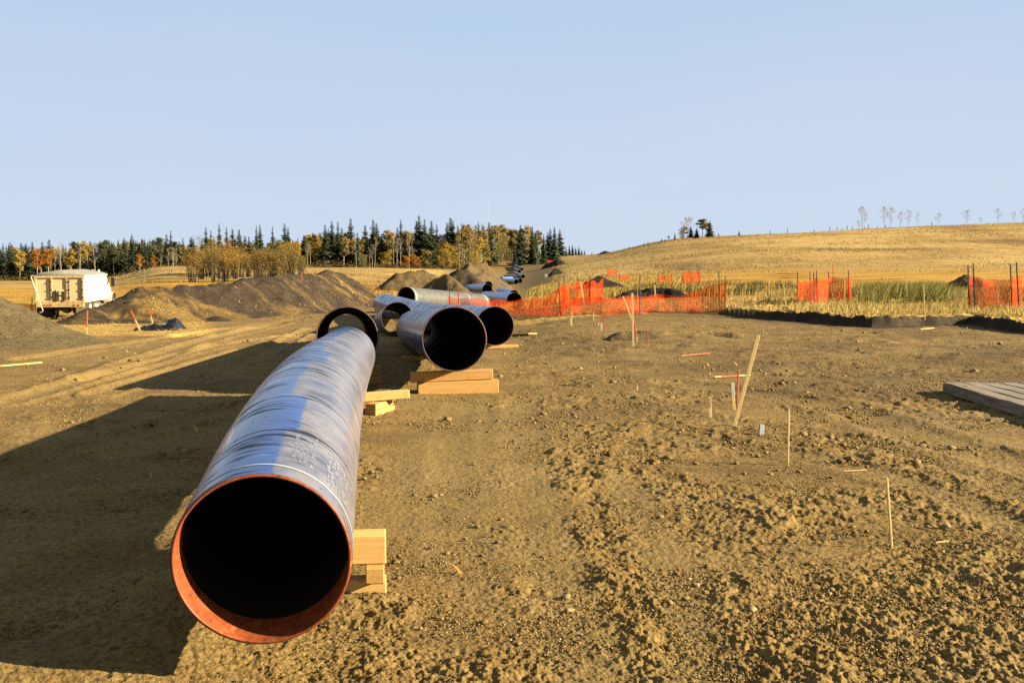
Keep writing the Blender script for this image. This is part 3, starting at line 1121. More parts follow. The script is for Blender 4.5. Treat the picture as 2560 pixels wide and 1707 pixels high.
def build_pipes():
    # first pipe: a joint with an upward bend
    R1 = .457
    n0 = at(655, 1399, F * R1 / 223.7)
    c1 = []
    for k in range(9):
        t = 12.16 * k / 8
        c1.append(n0 + Vector((-.1223 * t + .0007946 * t * t, t, .12166 * t - .019476 * t * t + .00076946 * t ** 3)))
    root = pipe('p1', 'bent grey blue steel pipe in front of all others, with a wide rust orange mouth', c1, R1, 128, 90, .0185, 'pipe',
                rust='rust_bright', band_in=.27, bands=[(.155, .178, 'band_white'), (7.55, 7.575, 'band_white')])
    # worn white stencil blocks on its upper side
    fr = PIPES['p1'][5]
    g = random.Random(8)
    b = MB()
    def patch(a0, a1, s0, s1):
        vs = []
        for k in range(4):
            a = a0 + (a1 - a0) * k / 3
            for s_ in (s0, s1):
                f = fr(s_)
                vs.append(f[0] + (f[1] * math.cos(a) + f[2] * math.sin(a)) * (R1 + .0015))
        b.add(vs, [(2 * k, 2 * k + 2, 2 * k + 3, 2 * k + 1) for k in range(3)])
    for (ac, sc) in ((71, .30), (66.5, .30), (62, .34), (57.5, .30), (44, .26), (40, .26), (36, .24), (32, .26), (28, .3), (24, .26)):
        s_ = sc
        while s_ < sc + .55:
            l = g.uniform(.018, .06)
            if g.random() < .82:
                a_ = ac + g.uniform(-.25, .25)
                patch(math.radians(a_), math.radians(a_ + g.choice((1.5, 2.6, 2.9))), s_, s_ + l)
                if g.random() < .35:
                    patch(math.radians(a_ + 3.1), math.radians(a_ + 3.9), s_, s_ + l * g.uniform(.4, 1))
            s_ += l + .009
    b.build('stencil_marking', MAT['stencil'], root, True)
    R = .53
    GP = 'line of large steel pipes'
    pipe('p2', 'dark hollow pipe seen end on just beyond the bent pipe', [at(868, 843.5, 18.75), at(866.5, 830.5, 31.3)], .523, 72, 14)
    pipe('p3', 'wide pipe with a pink edged mouth resting on two long timbers', [at(1136, 848, 18.1), at(1035.6, 821, 32.8)], R, 80, 16, bands=[])
    a4, b4 = at(1237, 815, 29.8), at(960.8, 762, 52.0)
    m4 = a4.lerp(b4, .45) + Vector((0, 0, -.15))
    pipe('p4', 'long sagging glossy blue pipe lying behind the pink edged mouth', [a4, m4, b4], R, 72, 40)
    pipe('p5', 'dark pipe mouth tucked between the short wide pipe and the long sagging pipe', [at(993.5, 795.7, 36.0), at(965, 807, 46.0)], R, 56, 10)
    pipe('p6', 'dull grey pipe with its open end turned away from the netting', [at(1015, 744, 55.0), at(1205, 759.6, 62.0)], R, 64, 14, mat='pale_pipe',
         bands=[(.10, .16, 'band_white'), (.22, .25, 'band_white'), (5.6, 5.65, 'band_white'), (7.5, 7.6, 'band_white')])
    pipe('p7', 'blue topped pipe whose mouth is half covered by orange netting', [at(1286, 751, 73.8), at(1215, 744, 95.0)], R, 48, 14, mat='blue_pipe')
    pipe('p8', 'blue pipe just behind the one half covered by netting', [at(1284.6, 737, 123.0), at(1250.7, 726.8, 155.0)], R, 40, 12, mat='blue_pipe')
    pipe('p9', 'broad blue pipe crosswise in front of the dark dug heap, black mouth', [at(1218, 723, 113.0), at(1145, 720, 155.0)], R, 40, 12, mat='blue_pipe')
    pipe('p10', 'blue pipe stacked behind the broad crosswise pipe', [at(1221.5, 713, 147.0), at(1190, 712, 184.0)], R, 36, 10, mat='blue_pipe')
    pipe('p11', 'stubby pale blue pipe end sticking out past the crosswise pipe', [at(1222, 709.5, 190.0), at(1244, 711, 174.0)], R, 36, 10, mat='blue_pipe')

    def far(key, label, n, f, mat='blue_pipe', lift=.12, rr=.56):
        pts = []
        for px, D in (n, f):
            q = at(px, 700, D)
            pts.append(Vector((q.x, q.y, T(q.x, q.y) + rr + lift)))
        pipe(key, label, pts, rr, 28, 8, .03, mat)
    far('p12', 'long pale blue pipe lying lengthwise at the foot of the far slope', (1291, 268), (1235, 300))
    far('p13', 'pipe end with double black rims at the foot of the far slope', (1300.6, 274), (1288, 298))
    far('p14', 'pale pipe with its black mouth turned towards the dug heaps', (1253.6, 318), (1279, 326), lift=.3)
    far('p15', 'lowest blue pipe climbing the far slope', (1308, 335), (1284.6, 395))
    far('p16', 'small blue pipe set crosswise above the lowest one on the slope', (1298.7, 402), (1292, 425))
    far('p17', 'blue pipe halfway up the far slope', (1305, 428), (1283.4, 478))
    far('p18', 'blue pipe second from the top of the slope', (1302.4, 482), (1284, 530))
    far('p19', 'blue pipe close under the crest of the slope', (1304, 535), (1288.6, 565))
    far('p20', 'topmost blue pipe on the far slope below the trees', (1306, 575), (1292, 605))
    far('p21', 'whitish pipe beside the topmost blue pipe', (1324, 540), (1312, 552), 'white_pipe')
    far('p22', 'whitish pipe next to the tan sand heaps', (1333, 545), (1341, 556), 'white_pipe')


def build_timbers():
    W = 'timber skids under the pipes'
    # first stack, just behind the near mouth of the bent pipe
    p, f = at_len('p1', 1.75)
    rz = math.atan2(f[1].y, f[1].x)
    ax = f[1]; ay = Vector((-ax.y, ax.x, 0))
    zg = -.015
    zb = p.z - .457
    cx = Vector((p.x, p.y, 0))
    timber('pale timber lying crosswise at the bottom of the stack behind the rusty mouth', (cx.x, cx.y, zg), (1.28, .15, .115), rz, 0, 'wood_pale', W)
    hm = .108
    for sg, wh in ((1, 'sunny'), (-1, 'shaded')):
        q = cx + ax * (sg * .565)
        timber(f'short timber block on the {wh} end of the stack behind the rusty mouth', (q.x, q.y, zg + .117), (.36, .125, hm), rz + PI / 2, 0, 'wood', W)
    ht = zb - (zg + .117 + hm + .002)
    q = cx + ax * .02
    timber('thick timber directly under the bent pipe behind its rusty mouth', (q.x, q.y, zg + .117 + hm + .002), (1.24, .19, max(.10, ht - .002)), rz, 0, 'wood_pale', W)
    # second stack under the far part of the bent pipe
    p, f = at_len('p1', 10.35)
    zb = p.z - .457
    rz2 = math.radians(70)
    b0 = at(951, 1015, 16.15)
    zg = T(b0.x, b0.y) - .02
    h2 = max(.09, (zb - zg - .13) / 2)
    timber('lower block of the stack under the far half of the bent pipe', (b0.x, b0.y, zg), (.62, .17, h2), rz2, 0, 'wood', W)
    timber('upper block of the stack under the far half of the bent pipe', (b0.x - .01, b0.y, zg + h2 + .002), (.60, .165, h2 - .002), rz2 + .03, 0, 'wood', W)
    q = Vector((b0.x - .42, b0.y + .0, 0))
    timber('slanting timber laid across the stack under the far half of the bent pipe', (q.x + .12, q.y - .02, zg + 2 * h2 - .005), (1.45, .15, .125), math.radians(12), math.radians(3.0), 'wood_pale', W)
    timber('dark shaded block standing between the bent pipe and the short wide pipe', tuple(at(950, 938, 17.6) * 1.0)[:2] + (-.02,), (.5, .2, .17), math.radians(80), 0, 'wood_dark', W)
    # crossed timbers under the short wide pipe
    p, f = at_len('p3', .5)
    zb = p.z - .53
    zg = T(p.x, p.y) - .03
    hh = (zb - zg)
    c = p + f[1] * .02
    timber('lower long timber under the pink edged mouth', (c.x + .08, c.y - .02, zg), (1.36, .18, hh * .56), math.radians(12), math.radians(1.2), 'wood', W)
    timber('upper long timber under the pink edged mouth', (c.x - .03, c.y + .02, zg + hh * .56 + .004), (1.38, .16, hh * .44 - .012), math.radians(9), math.radians(1.6), 'wood', W)
    skid('p3', 7.0, 'the middle of the short wide pipe', .2, 1.3)
    skid('p3', 12.5, 'the hidden end of the short wide pipe', .2, 1.3)
    skid('p4', .55, 'the mouth of the long sagging pipe', .2, 1.55)
    skid('p4', 12.0, 'the sag of the long blue pipe', .2, 1.5)
    skid('p4', 20.5, 'the upper end of the long blue pipe', .2, 1.5)
    skid('p2', 1.0, 'the hollow pipe seen end on', .2, 1.2)
    skid('p2', 10.5, 'the hidden end of the hollow pipe', .2, 1.2)
    skid('p5', 1.2, 'the tucked dark pipe mouth', .2, 1.3)
    skid('p5', 8.5, 'the hidden end of the tucked pipe', .2, 1.3)
    skid('p6', 1.0, 'the open end of the dull grey pipe', .2, 1.5)
    skid('p6', 6.8, 'the netting end of the dull grey pipe', .2, 1.5)
    skid('p7', 1.5, 'the netted pipe mouth', .2, 1.5)
    skid('p9', 1.5, 'the broad crosswise pipe', .25, 1.9)
    skid('p9', 30, 'the buried end of the crosswise pipe', .25, 1.9)
    skid('p10', 2, 'the pipe behind the crosswise one', .25, 1.9)
    skid('p10', 30, 'the hidden end of the pipe behind the crosswise one', .25, 1.9)
    skid('p11', 3, 'the stubby pale pipe end', .25, 1.9)
    skid('p11', 14, 'the outer end of the stubby pale pipe', .25, 1.9)
    # loose boards
    def board(label, a, b, w=.14, h=.035, mat='wood_pale', name='board'):
        pa, _ = ground(*a); pb, _ = ground(*b)
        c_ = (pa + pb) / 2; d = pb - pa
        o = MB().box((0, 0, 0), (d.length, w, h), None, .004).build(name, MAT[mat])
        o.location = (c_.x, c_.y, c_.z + h * .5 + .012)
        o.rotation_euler = (0, -math.atan2(d.z, math.hypot(d.x, d.y)), math.atan2(d.y, d.x))
        tag(o, label, 'board')
        return o
    board('pale board lying flat beside the sagging pipe mouth', (1278, 838), (1332, 837), .3, .05)
    board('long pale board in the straw between the netted pipe and the netting corner', (1322, 762), (1376, 759), .25, .05)
    board('second pale board in the netted straw, lying higher up', (1332, 751), (1352, 746), .2, .05)
    board('thin split stick on the soil ahead of the thin stake', (2110, 1181), (2165, 1178), .016, .010, name='stick')
    board('curved dry twig beside the thin stake', (2338, 1361), (2373, 1357), .013, .010, name='stick')
    board('long pale straw like stick lying near the netted fence box', (2300, 825), (2335, 822), .05, .03, name='stick')
    board('fallen orange painted stick lying on the soil by the clods', (1703, 891), (1775, 885), .022, .018, 'paint_orange', 'fallen_stake')
    board('thin pale pole lying at the foot of the olive spoil heap', (0, 918), (105, 909), .03, .03, name='stick')


# ------------------------------------------------------------------ stakes
def stake(label, base, top, w=.045, t=.014, mat='lath', paint=None, group=None, name='survey_stake', yaw=0.0, D=None, extra=None):
    if D is None:
        p, Dg = ground(*base)
        D = (p - Vector((0, 0, H))).dot(Vector((0, CP, -SP)))
    else:
        p = at(base[0], base[1], D)
    q = at(top[0], top[1], D)
    d = q - p
    L = d.length
    z = d.normalized()
    x = (Vector((math.cos(yaw), math.sin(yaw), 0)) - z * z.x).normalized()
    y = z.cross(x)
    M = Matrix((x, y, z)).transposed()
    root = empty(name, p)
    root.rotation_euler = M.to_euler()
    tag(root, label, 'stake', group)
    b = MB().box((0, 0, L / 2 - .06), (w, t, L + .12), None, min(.003, t * .2))
    cut = None
    if paint:
        pm, frac0, frac1 = paint
        b = MB()
        z0, z1 = L * frac0, L * frac1
        if z0 > 0:
            b.box((0, 0, (z0 - .12) / 2), (w, t, z0 + .12), None, min(.003, t * .2))
        if z1 < L:
            b.box((0, 0, (z1 + L) / 2), (w, t, L - z1), None, min(.003, t * .2))
        if b.v:
            b.build('shaft', MAT[mat], root)
            MB().box((0, 0, (z0 + z1) / 2), (w, t, z1 - z0), None, min(.003, t * .2)).build('painted_end', MAT[pm], root)
        else:
            MB().box((0, 0, L / 2 - .06), (w, t, L + .12), None, min(.003, t * .2)).build('shaft', MAT[pm], root)
    else:
        b.build('shaft', MAT[mat], root)
    if extra:
        extra(root, L, w, t)
    return root


def stroke_text(root, L, w, t):
    """hand-written figures running down the lath: 5 5 5"""
    b = MB()
    def seg(x0, z0, x1, z1):
        c = Vector(((x0 + x1) / 2, -t / 2 - .0012, (z0 + z1) / 2))
        d = Vector((x1 - x0, 0, z1 - z0)); l = d.length
        M = Matrix.Rotation(-math.atan2(d.z, d.x), 3, 'Y')
        b.box(c, (l + .003, .001, .004), M)
    cw = .026; ch = .032
    z = L - .02
    for k in range(3):
        # the figure 5 written with its top towards the edge of the lath
        seg(-cw / 2, z, cw / 2, z); seg(-cw / 2, z, -cw / 2, z - ch * .45); seg(-cw / 2, z - ch * .45, cw / 2, z - ch * .45)
        seg(cw / 2, z - ch * .45, cw / 2, z - ch); seg(cw / 2, z - ch, -cw / 2, z - ch)
        z -= ch + .014
    b.build('written_figures', MAT['ink'], root)


def build_stakes():
    S = stake
    S('tall pale lath leaning over the short painted stakes', (1835, 1067), (1896, 838.6), .050, .014, 'lath')
    S('slim pale stake standing alone beyond the tilted white block', (1970, 1163), (1972, 1024), .018, .018, 'lath')
    S('slim pale stake standing alone on the roughest clods', (2229.7, 1372), (2217, 1192.7), .016, .016, 'lath')
    S('short pale lath with handwritten figures', (1776, 1043), (1773, 992), .046, .014, 'lath', extra=stroke_text)
    S('short lath with white painted top beside the tall leaning lath', (1834.5, 1023), (1831, 957), .046, .014, 'lath', ('paint_white', .45, 1.0))
    S('orange painted stake crossing behind the tall leaning lath', (1842, 1020), (1846.6, 923.6), .022, .022, 'lath', ('paint_orange', 0, 1))
    # stake lying across, half orange
    pa, _ = ground(1785, 946); pb, _ = ground(1876, 942)
    d = pb - pa
    root = empty('survey_stake', pa + Vector((0, 0, .03)), math.atan2(d.y, d.x))
    tag(root, 'fallen stake with orange middle lying behind the tall leaning lath', 'stake')
    L = d.length
    MB().box((L * .1, 0, 0), (L * .2, .03, .022), None, .003).box((L * .83, 0, 0), (L * .34, .03, .022), None, .003).build('shaft', MAT['lath'], root)
    MB().box((L * .43, 0, 0), (L * .46, .03, .022), None, .003).build('painted_end', MAT['paint_orange'], root)
    # tilted pale block
    p, _ = ground(1903, 1088)
    o = MB().box((0, 0, .07), (.072, .022, .17), None, .004).build('wooden_block', MAT['grey_board'])
    o.location = (p.x, p.y, p.z - .01); o.rotation_euler = (math.radians(-20), math.radians(14), math.radians(12))
    tag(o, 'small whitish board stub stuck aslant in the soil, casting a dark shadow', 'board')
    # cluster at the dark little heap
    S('tallest pale lath in the bundle at the small dark heap', (1583, 866), (1580, 733), .05, .014, 'lath')
    S('pale lath leaning against the bundle at the small dark heap', (1597, 845), (1557, 741), .045, .014, 'lath')
    S('orange tipped stake leaning in the bundle at the small dark heap', (1593, 854), (1586, 806), .035, .02, 'lath', ('paint_orange', .25, 1))
    S('second orange stake in the bundle at the small dark heap', (1590, 848), (1583, 800), .03, .02, 'lath', ('paint_orange', 0, 1))
    S('slim orange stake standing apart from the bundle at the dark heap', (1620, 867), (1618, 808), .022, .022, 'lath', ('paint_orange', 0, 1))
    S('slim tall stake before the netting corner', (1429, 813), (1429, 748), .03, .02, 'lath', ('paint_orange', .55, 1))
    S('short pale lath at the foot of the slim tall stake by the netting corner', (1427.5, 815), (1426.5, 796), .055, .016, 'lath')
    S('slim stake with orange top in front of the reddish netting foot', (1484, 803), (1484, 771), .03, .02, 'lath', ('paint_orange', .6, 1))
    S('slim pale pink stake before the low net, second of three', (1496, 816), (1496, 785), .026, .02, 'lath', ('paint_orange', .3, 1))
    S('orange stake beside the short white lath before the low net', (1511.5, 826), (1511, 796), .03, .02, 'lath', ('paint_orange', 0, 1))
    S('short white lath beside the orange stake before the low net', (1503.5, 825), (1503, 808), .055, .016, 'paint_white')
    S('pale lath leaning slightly behind the low sagging net', (1642, 769), (1636, 713), .055, .016, 'lath')
    S('pale lath standing inside the far end of the low net', (1773, 752), (1772.5, 693.5), .045, .016, 'lath', ('paint_orange', .55, 1))
    S('wide yellow lath leaning inside the tall netting panel', (1460, 764), (1452, 704), .085, .018, 'lath')
    S('shorter pale lath beside the wide yellow lath in the netting panel', (1452, 759), (1450.5, 723), .055, .016, 'lath')
    S('pale stake in the straw between netted pipe and netting corner', (1354, 764), (1354.5, 714), .05, .02, 'lath')
    S('pinkish lath standing in front of the dull grey pipe', (1147, 790), (1146, 730.5), .055, .016, 'lath', ('paint_orange', .5, 1))
    S('short white stake in the grass past the netting corner', (1385, 731), (1383, 714), .05, .02, 'paint_white')
    S('short white stake farther down the grass ditch', (1373, 729), (1372, 718), .05, .02, 'paint_white')
    S('slim pale stake at the edge of the dark cut bank, facing the netted boxes', (1923, 756), (1922, 703), .03, .02, 'lath')
    S('slim pale stake leaning before the twin posted netted box', (1964.5, 771), (1959, 709), .03, .02, 'lath')
    S('slim pale stake alone on the cut bank between the two netted boxes', (2312.5, 799), (2309, 712), .03, .02, 'lath')
    S('tall pink tipped rod rising out of the first netted box', (2084, 757), (2082, 658.5), .034, .02, 'lath', ('paint_orange', .5, 1))
    S('tall yellow lath at the edge of the first netted box', (2111, 760), (2112, 661), .055, .018, 'paint_yellow')
    S('short pale stake within the second netted box', (2494, 768), (2495, 724), .04, .02, 'lath')
    S('small pale stake far out in the golden field', (2206, 705), (2204, 692), .07, .03, 'lath')
    S('second small pale stake far out in the golden field', (2218, 705), (2217, 689), .06, .03, 'lath')
    S('orange stake at the toe of the windrow below the white truck', (215.6, 836), (218, 775), .04, .025, 'lath', ('paint_orange', .3, 1))
    S('leaning stake with orange top and yellow foot beside the black sheet', (351, 829), (326.6, 776), .055, .022, 'lath', ('paint_orange', .55, 1))
    S('stake with orange top standing behind the black sheet', (382, 811), (371, 769), .055, .022, 'lath', ('paint_orange', .45, 1))
    # stakes on the crest and end of the windrow
    S('orange stake on the slope of the long windrow', (753.5, 706), (754, 679.5), .05, .025, 'lath', ('paint_orange', 0, 1), D=58.0)
    S('orange stake at the low end of the long windrow', (891, 741), (891, 709), .06, .03, 'lath', ('paint_orange', .3, 1))
    S('thin dark rod standing before the dull grey pipe', (1124, 788), (1124.5, 707), .03, .03, 'steel', name='marker_rod')
    S('short pale stake by the grey pipe mouth', (975, 745), (976, 732), .06, .03, 'lath', D=62)
    S('second short pale stake by the grey pipe mouth', (985, 745), (985, 731), .06, .03, 'lath', D=62)
    for k, (x, lab) in enumerate([(1254, 'first'), (1259.5, 'second'), (1264, 'third'), (1268, 'last')]):
        S(f'{lab} white stake in the short row past the stubby pipe end', (x, 722), (x, 709 - 3 * (k == 2)), .09, .03, 'paint_white', group='stakes past the stubby pipe end')


# ------------------------------------------------------------------ netting fences
def mat_net():
    m = NT('orange_netting', .8, .05)
    uv = m.n('ShaderNodeUVMap').outputs[0]
    s = m.sepv(uv)
    fu = m.math('FRACT', m.math('MULTIPLY', s[0], 1 / .060))
    fv = m.math('FRACT', m.math('MULTIPLY', s[1], 1 / .045))
    a = m.math('LESS_THAN', fu, .36); b = m.math('LESS_THAN', fv, .36)
    solid = m.math('MAXIMUM', a, b)
    col = (.44, .034, .004)
    m.put(m.b.inputs['Base Color'], col)
    tl = m.n('ShaderNodeBsdfTranslucent'); tl.inputs['Color'].default_value = (*col, 1)
    m1 = m.n('ShaderNodeMixShader'); m1.inputs[0].default_value = .45
    m.link(m.b.outputs[0], m1.inputs[1]); m.link(tl.outputs[0], m1.inputs[2])
    tp = m.n('ShaderNodeBsdfTransparent')
    m2 = m.n('ShaderNodeMixShader')
    m.put(m2.inputs[0], solid)
    m.link(tp.outputs[0], m2.inputs[1]); m.link(m1.outputs[0], m2.inputs[2])
    m.link(m2.outputs[0], m.out.inputs[0])
    return m.m


def fence(label, nets, posts, group=None, post_w=.045):
    """nets: lists of (px, base row, top row); posts: (px, base row, px, top row)"""
    p0, _ = ground(nets[0][0][0], nets[0][0][1])
    root = empty('netting_fence', p0)
    tag(root, label, 'fence', group)
    for ni, net in enumerate(nets):
        gp = []
        for px, yb, yt in net:
            p, D = ground(px, yb)
            Dd = (p - Vector((0, 0, H))).dot(Vector((0, CP, -SP)))
            gp.append((p, at(px, yt, Dd).z - p.z))
        pts = []
        u = 0
        for k in range(len(gp) - 1):
            a, b = gp[k], gp[k + 1]
            n = max(3, int((b[0] - a[0]).length / .18))
            for i in range(n + (k == len(gp) - 2)):
                t = i / n
                tt = t
                q = a[0].lerp(b[0], t)
                sag = 1 - (.12 * math.sin(PI * t) + .05 * math.sin(3 * PI * t + ni)) * min(1, (b[0] - a[0]).length / 2.5)
                pts.append((q, (a[1] * (1 - tt) + b[1] * tt) * sag))
        nv = 10
        vs = []; uv = []
        u = 0
        for i, (q, h) in enumerate(pts):
            if i:
                u += math.hypot(q.x - pts[i - 1][0].x, q.y - pts[i - 1][0].y)
            zb = T(q.x, q.y)
            for k in range(nv + 1):
                f = k / nv
                wob = (.13 * math.sin(u * 1.3 + ni) + .07 * math.sin(u * 3.7 + 3 * f)) * math.sin(PI * f * .9) + .04 * math.sin(u * 5.3 + 2 * f)
                vs.append((q.x - p0.x + .02 * math.sin(u * 3), q.y - p0.y + wob, zb - p0.z - .02 + h * f + .02 * math.sin(u * 4 + f * 2) * f))
                uv.append((u, f * max(h, .9)))
        m = len(pts)
        f = [(i * (nv + 1) + k, (i + 1) * (nv + 1) + k, (i + 1) * (nv + 1) + k + 1, i * (nv + 1) + k + 1) for i in range(m - 1) for k in range(nv)]
        me = np_mesh('netting', np.array(vs), np.array(f), True, None, np.array(uv))
        link_mesh('netting', me, MAT['net'], root)
    for (pb, yb, pt, yt) in posts:
        p, D = ground(pb, yb)
        Dd = (p - Vector((0, 0, H))).dot(Vector((0, CP, -SP)))
        q = at(pt, yt, Dd)
        b = MB()
        M = Matrix.Identity(3)
        dv = q - p
        b.tube([p - p0 + Vector((0, 0, -.2)), q - p0], post_w * .45, 6)
        for k in range(5):
            b.box(p - p0 + dv * (.3 + .14 * k) + Vector((0, -post_w * .5, 0)), (post_w * .7, post_w * .3, .03))
        b.build('post', MAT['steel'], root)


def build_fences():
    G = 'orange netting fences'
    fence('long sagging orange netting fence with a corner panel, crossing before the grey pipe',
          [[(1119, 787, 738), (1200, 788, 743), (1305, 789, 745), (1375, 790, 733), (1404, 790, 707)],
           [(1404, 790, 707), (1420, 789, 742), (1500, 787, 740), (1560, 786, 737), (1640, 782, 733), (1700, 781, 737), (1760, 780, 716), (1813, 779, 701)],
           [(1404, 790, 707), (1413, 769, 709), (1443, 763, 701), (1475, 762, 699), (1508, 758, 698)]],
          [(1402, 789, 1397, 704), (1413, 769, 1410, 688), (1443, 763, 1443, 688), (1475, 762, 1474.5, 688), (1505, 758, 1505, 683),
           (1800.6, 779, 1797, 678), (1600, 785, 1600, 687), (1813, 778, 1813, 690)], G)
    fence('boxed orange netting with twin dark posts at its front corner and a yellow lath',
          [[(1994, 750, 695), (2034, 763, 695)], [(2034, 763, 695), (2042, 763, 694), (2071, 758, 690), (2120, 757, 692), (2126, 757, 690)]],
          [(1994, 750, 1994, 680), (2026, 752, 2025, 679), (2036, 763, 2034, 679), (2044, 762, 2041, 676), (2076, 752, 2071, 678), (2122, 757, 2121, 676)], G)
    fence('boxed orange netting at the edge of the stubble with four tall dark posts',
          [[(2423, 777, 692), (2437, 776, 690), (2530, 773, 692), (2550, 777, 684)]],
          [(2424, 777, 2420, 663), (2438, 776, 2433, 658), (2531, 773, 2526, 660), (2549, 777, 2541, 655)], G, .06)
    fence('smaller netting panel far behind the low net, close to a slim stake', [[(1645, 712, 688), (1679, 711, 686)]],
          [(1645, 712, 1645, 684), (1679, 711, 1678, 684)], G, .06)
    fence('netting panel far out before the hill with two tall dark posts', [[(1707, 712, 676), (1730, 712, 677), (1752, 712, 677)]],
          [(1707, 712, 1707, 664), (1748, 712, 1746, 663)], G, .07)
    fence('faraway squarish netting panel on the hill foot', [[(1520, 689, 672), (1542, 689, 672)]], [(1520, 689, 1520, 670), (1542, 689, 1542, 670)], G, .09)
    fence('pale faraway netting panel behind a dark heap', [[(1549, 704, 687), (1573, 704, 687)]], [(1549, 704, 1549, 684), (1573, 704, 1573, 684)], G, .07)
    fence('orange netting beside the rear of the white truck', [[(40, 797, 757), (70, 797, 756), (106, 797, 760)]],
          [(80, 797, 80, 744), (104, 797, 104, 757)], G, .05)
    fence('distant orange netting at the foot of the tan sand heaps', [[(1350, 658, 650), (1366, 658, 650), (1384, 657, 651)]], [(1350, 658, 1350, 648), (1384, 657, 1384, 648)], G, .12)
    # yellow-tinted upright laths carried by the panels
    stake('pale lath in the smaller far netting panel', (1665.5, 712), (1666, 676), .10, .03, 'paint_yellow')
    stake('leaning pale lath in the far netting panel before the hill', (1732, 712), (1735, 677), .09, .03, 'lath')
    stake('upright pale lath in the far netting panel before the hill', (1745.5, 711), (1744, 683), .09, .03, 'lath')
# ------------------------------------------------------------------ truck
def build_truck():
    D = 48.0
    pL, pR = at(90, 757, D), at(210, 757, D)
    x0, x1 = pL.x, pR.x
    W = x1 - x0
    cx = (x0 + x1) / 2
    Yr = (pL.y + pR.y) / 2
    zb = pL.z
    zt = at(150, 691, D).z
    zg = T(cx, Yr + 1.0)
    root = empty('grain_truck', (cx, Yr, zg))
    tag(root, 'old white grain truck with cream rear doors and tarped box behind the spoil heap', 'truck')
    zb -= zg; zt -= zg
    Lb = 4.0
    root.rotation_euler = (0, 0, math.radians(7))
    Wt, Cr, Rs, Dk = MAT['truck_white'], MAT['truck_cream'], MAT['truck_trim'], MAT['black_steel']
    # box body
    MB().box((0, Lb / 2 + .05, (zb + zt) / 2), (W, Lb, zt - zb), None, .02).build('cargo_box', Wt, root)
    # side ribs along the visible side and top rail
    sb = MB()
    sb.box((0, Lb / 2 + .05, zt + .02), (W + .06, Lb + .06, .07), None, .01)
    sb.box((W / 2 + .015, Lb / 2, zb + .05), (.03, Lb, .09), None, .005)
    sb.build('top_rail', Wt, root)
    # rear wall: frame, three panels, gate
    fr = MB()
    yb = -.03
    for xx in (-W / 2 + .06, -W * .155, W * .155, W / 2 - .06):
        fr.box((xx, yb, (zb + zt) / 2), (.085, .07, zt - zb + .02), None, .008)
    fr.box((0, yb, zt - .03), (W, .08, .08), None, .008)
    fr.box((0, yb, zb + .04), (W, .08, .10), None, .008)
    fr.build('rear_frame', Rs, root)
    for k, (a, b) in enumerate(((-W / 2 + .1, -W * .155 - .06), (-W * .155 + .05, W * .155 - .05), (W * .155 + .06, W / 2 - .1))):
        MB().box(((a + b) / 2, .005, (zb + zt) / 2), (b - a, .05, zt - zb - .14), None, .006).build('rear_panel', Cr, root)
    # dark door edges, hinges
    hg = MB()
    for xx in (-W * .155 - .055, W * .155 + .055, W / 2 - .11):
        hg.box((xx, -.045, (zb + zt) / 2), (.035, .04, zt - zb - .2))
        for q in (.2, .5, .8):
            hg.box((xx + .03, -.075, zb + (zt - zb) * q), (.07, .03, .05))
    hg.build('hinge', Dk, root)
    # small sliding gate with its brackets
    gt = root
    o = MB().box((.02, -.055, zb + .33), (.30, .05, .46), None, .008).build('chute_gate', Cr, gt)
    m = MB()
    m.box((-.16, -.075, zb + .30), (.05, .05, .46)); m.box((.17, -.075, zb + .28), (.05, .05, .44))
    m.box((-.02, -.09, zb + .32), (.36, .03, .03)); m.box((-.03, -.09, zb + .30), (.04, .05, .40))
    m.build('handle', Dk, o)
    # bumper beam with lamps
    bz0, bz1 = at(150, 768, D).z - zg, zb - .01
    bp = MB().box((-.0, -.06, (bz0 + bz1) / 2), (W - .02, .12, bz1 - bz0), None, .01).build('bumper', Rs, root)
    for xx in (-.62, -.48, -.34, .62, .8):
        MB().tube([(xx, -.115, (bz0 + bz1) / 2), (xx, -.135, (bz0 + bz1) / 2)], .035, 10).build('tail_lamp', MAT['red_lamp'], root)
    # rounded tarp over bows
    vs = []; fs = []
    n = 14
    ridge = at(160, 678.5, D).z - zg - zt
    yl = [0.0, .1, Lb * .33, Lb * .66, Lb + .06]
    for yk in yl:
        for k in range(n + 1):
            a = -1 + 2 * k / n
            hz = max(0, ridge) * (1 - abs(a) ** 1.8)
            vs.append((a * W / 2 * 1.02, yk, zt + .05 + hz + .015 * math.sin(yk * 5 + k)))
    for i in range(len(yl) - 1):
        for k in range(n):
            fs.append((i * (n + 1) + k, i * (n + 1) + k + 1, (i + 1) * (n + 1) + k + 1, (i + 1) * (n + 1) + k))
    fs.append(tuple(range(n + 1))[::-1])
    MB().add(vs, fs).build('tarp_cover', MAT['tarp'], root, True)
    MB().tube([(-W / 2 - .08, -.02, zt + .02), (-W / 2 - .06, Lb, zt + .02)], .04, 8).build('tarp_roll', MAT['tarp'], root)
    # crank rod hanging at the corner
    MB().tube([(-W / 2 - .12, -.05, zt - .0), (-W / 2 + .36, -.22, zb - .26), (-W / 2 + .38, -.22, zb - .33), (-W / 2 + .30, -.2, zb - .40), (-W / 2 + .24, -.2, zb - .40)], .022, 8).build('crank_rod', MAT['paint_white'], root)
    # chassis rails, axle, differential, wheels
    ch = MB()
    ch.box((-.36, 3.1, zb - .16), (.09, 6.2, .20)); ch.box((.36, 3.1, zb - .16), (.09, 6.2, .20))
    ch.box((0, .3, zb - .2), (.8, .1, .16)); ch.box((0, 1.9, zb - .2), (.8, .1, .16))
    ch.build('chassis', Dk, root)
    wr = .46
    ax = MB()
    ax.tube([(-W * .42, 1.15, wr), (W * .42, 1.15, wr)], .06, 8)
    ax.build('axle', MAT['dull_metal'], root)
    df = MB()
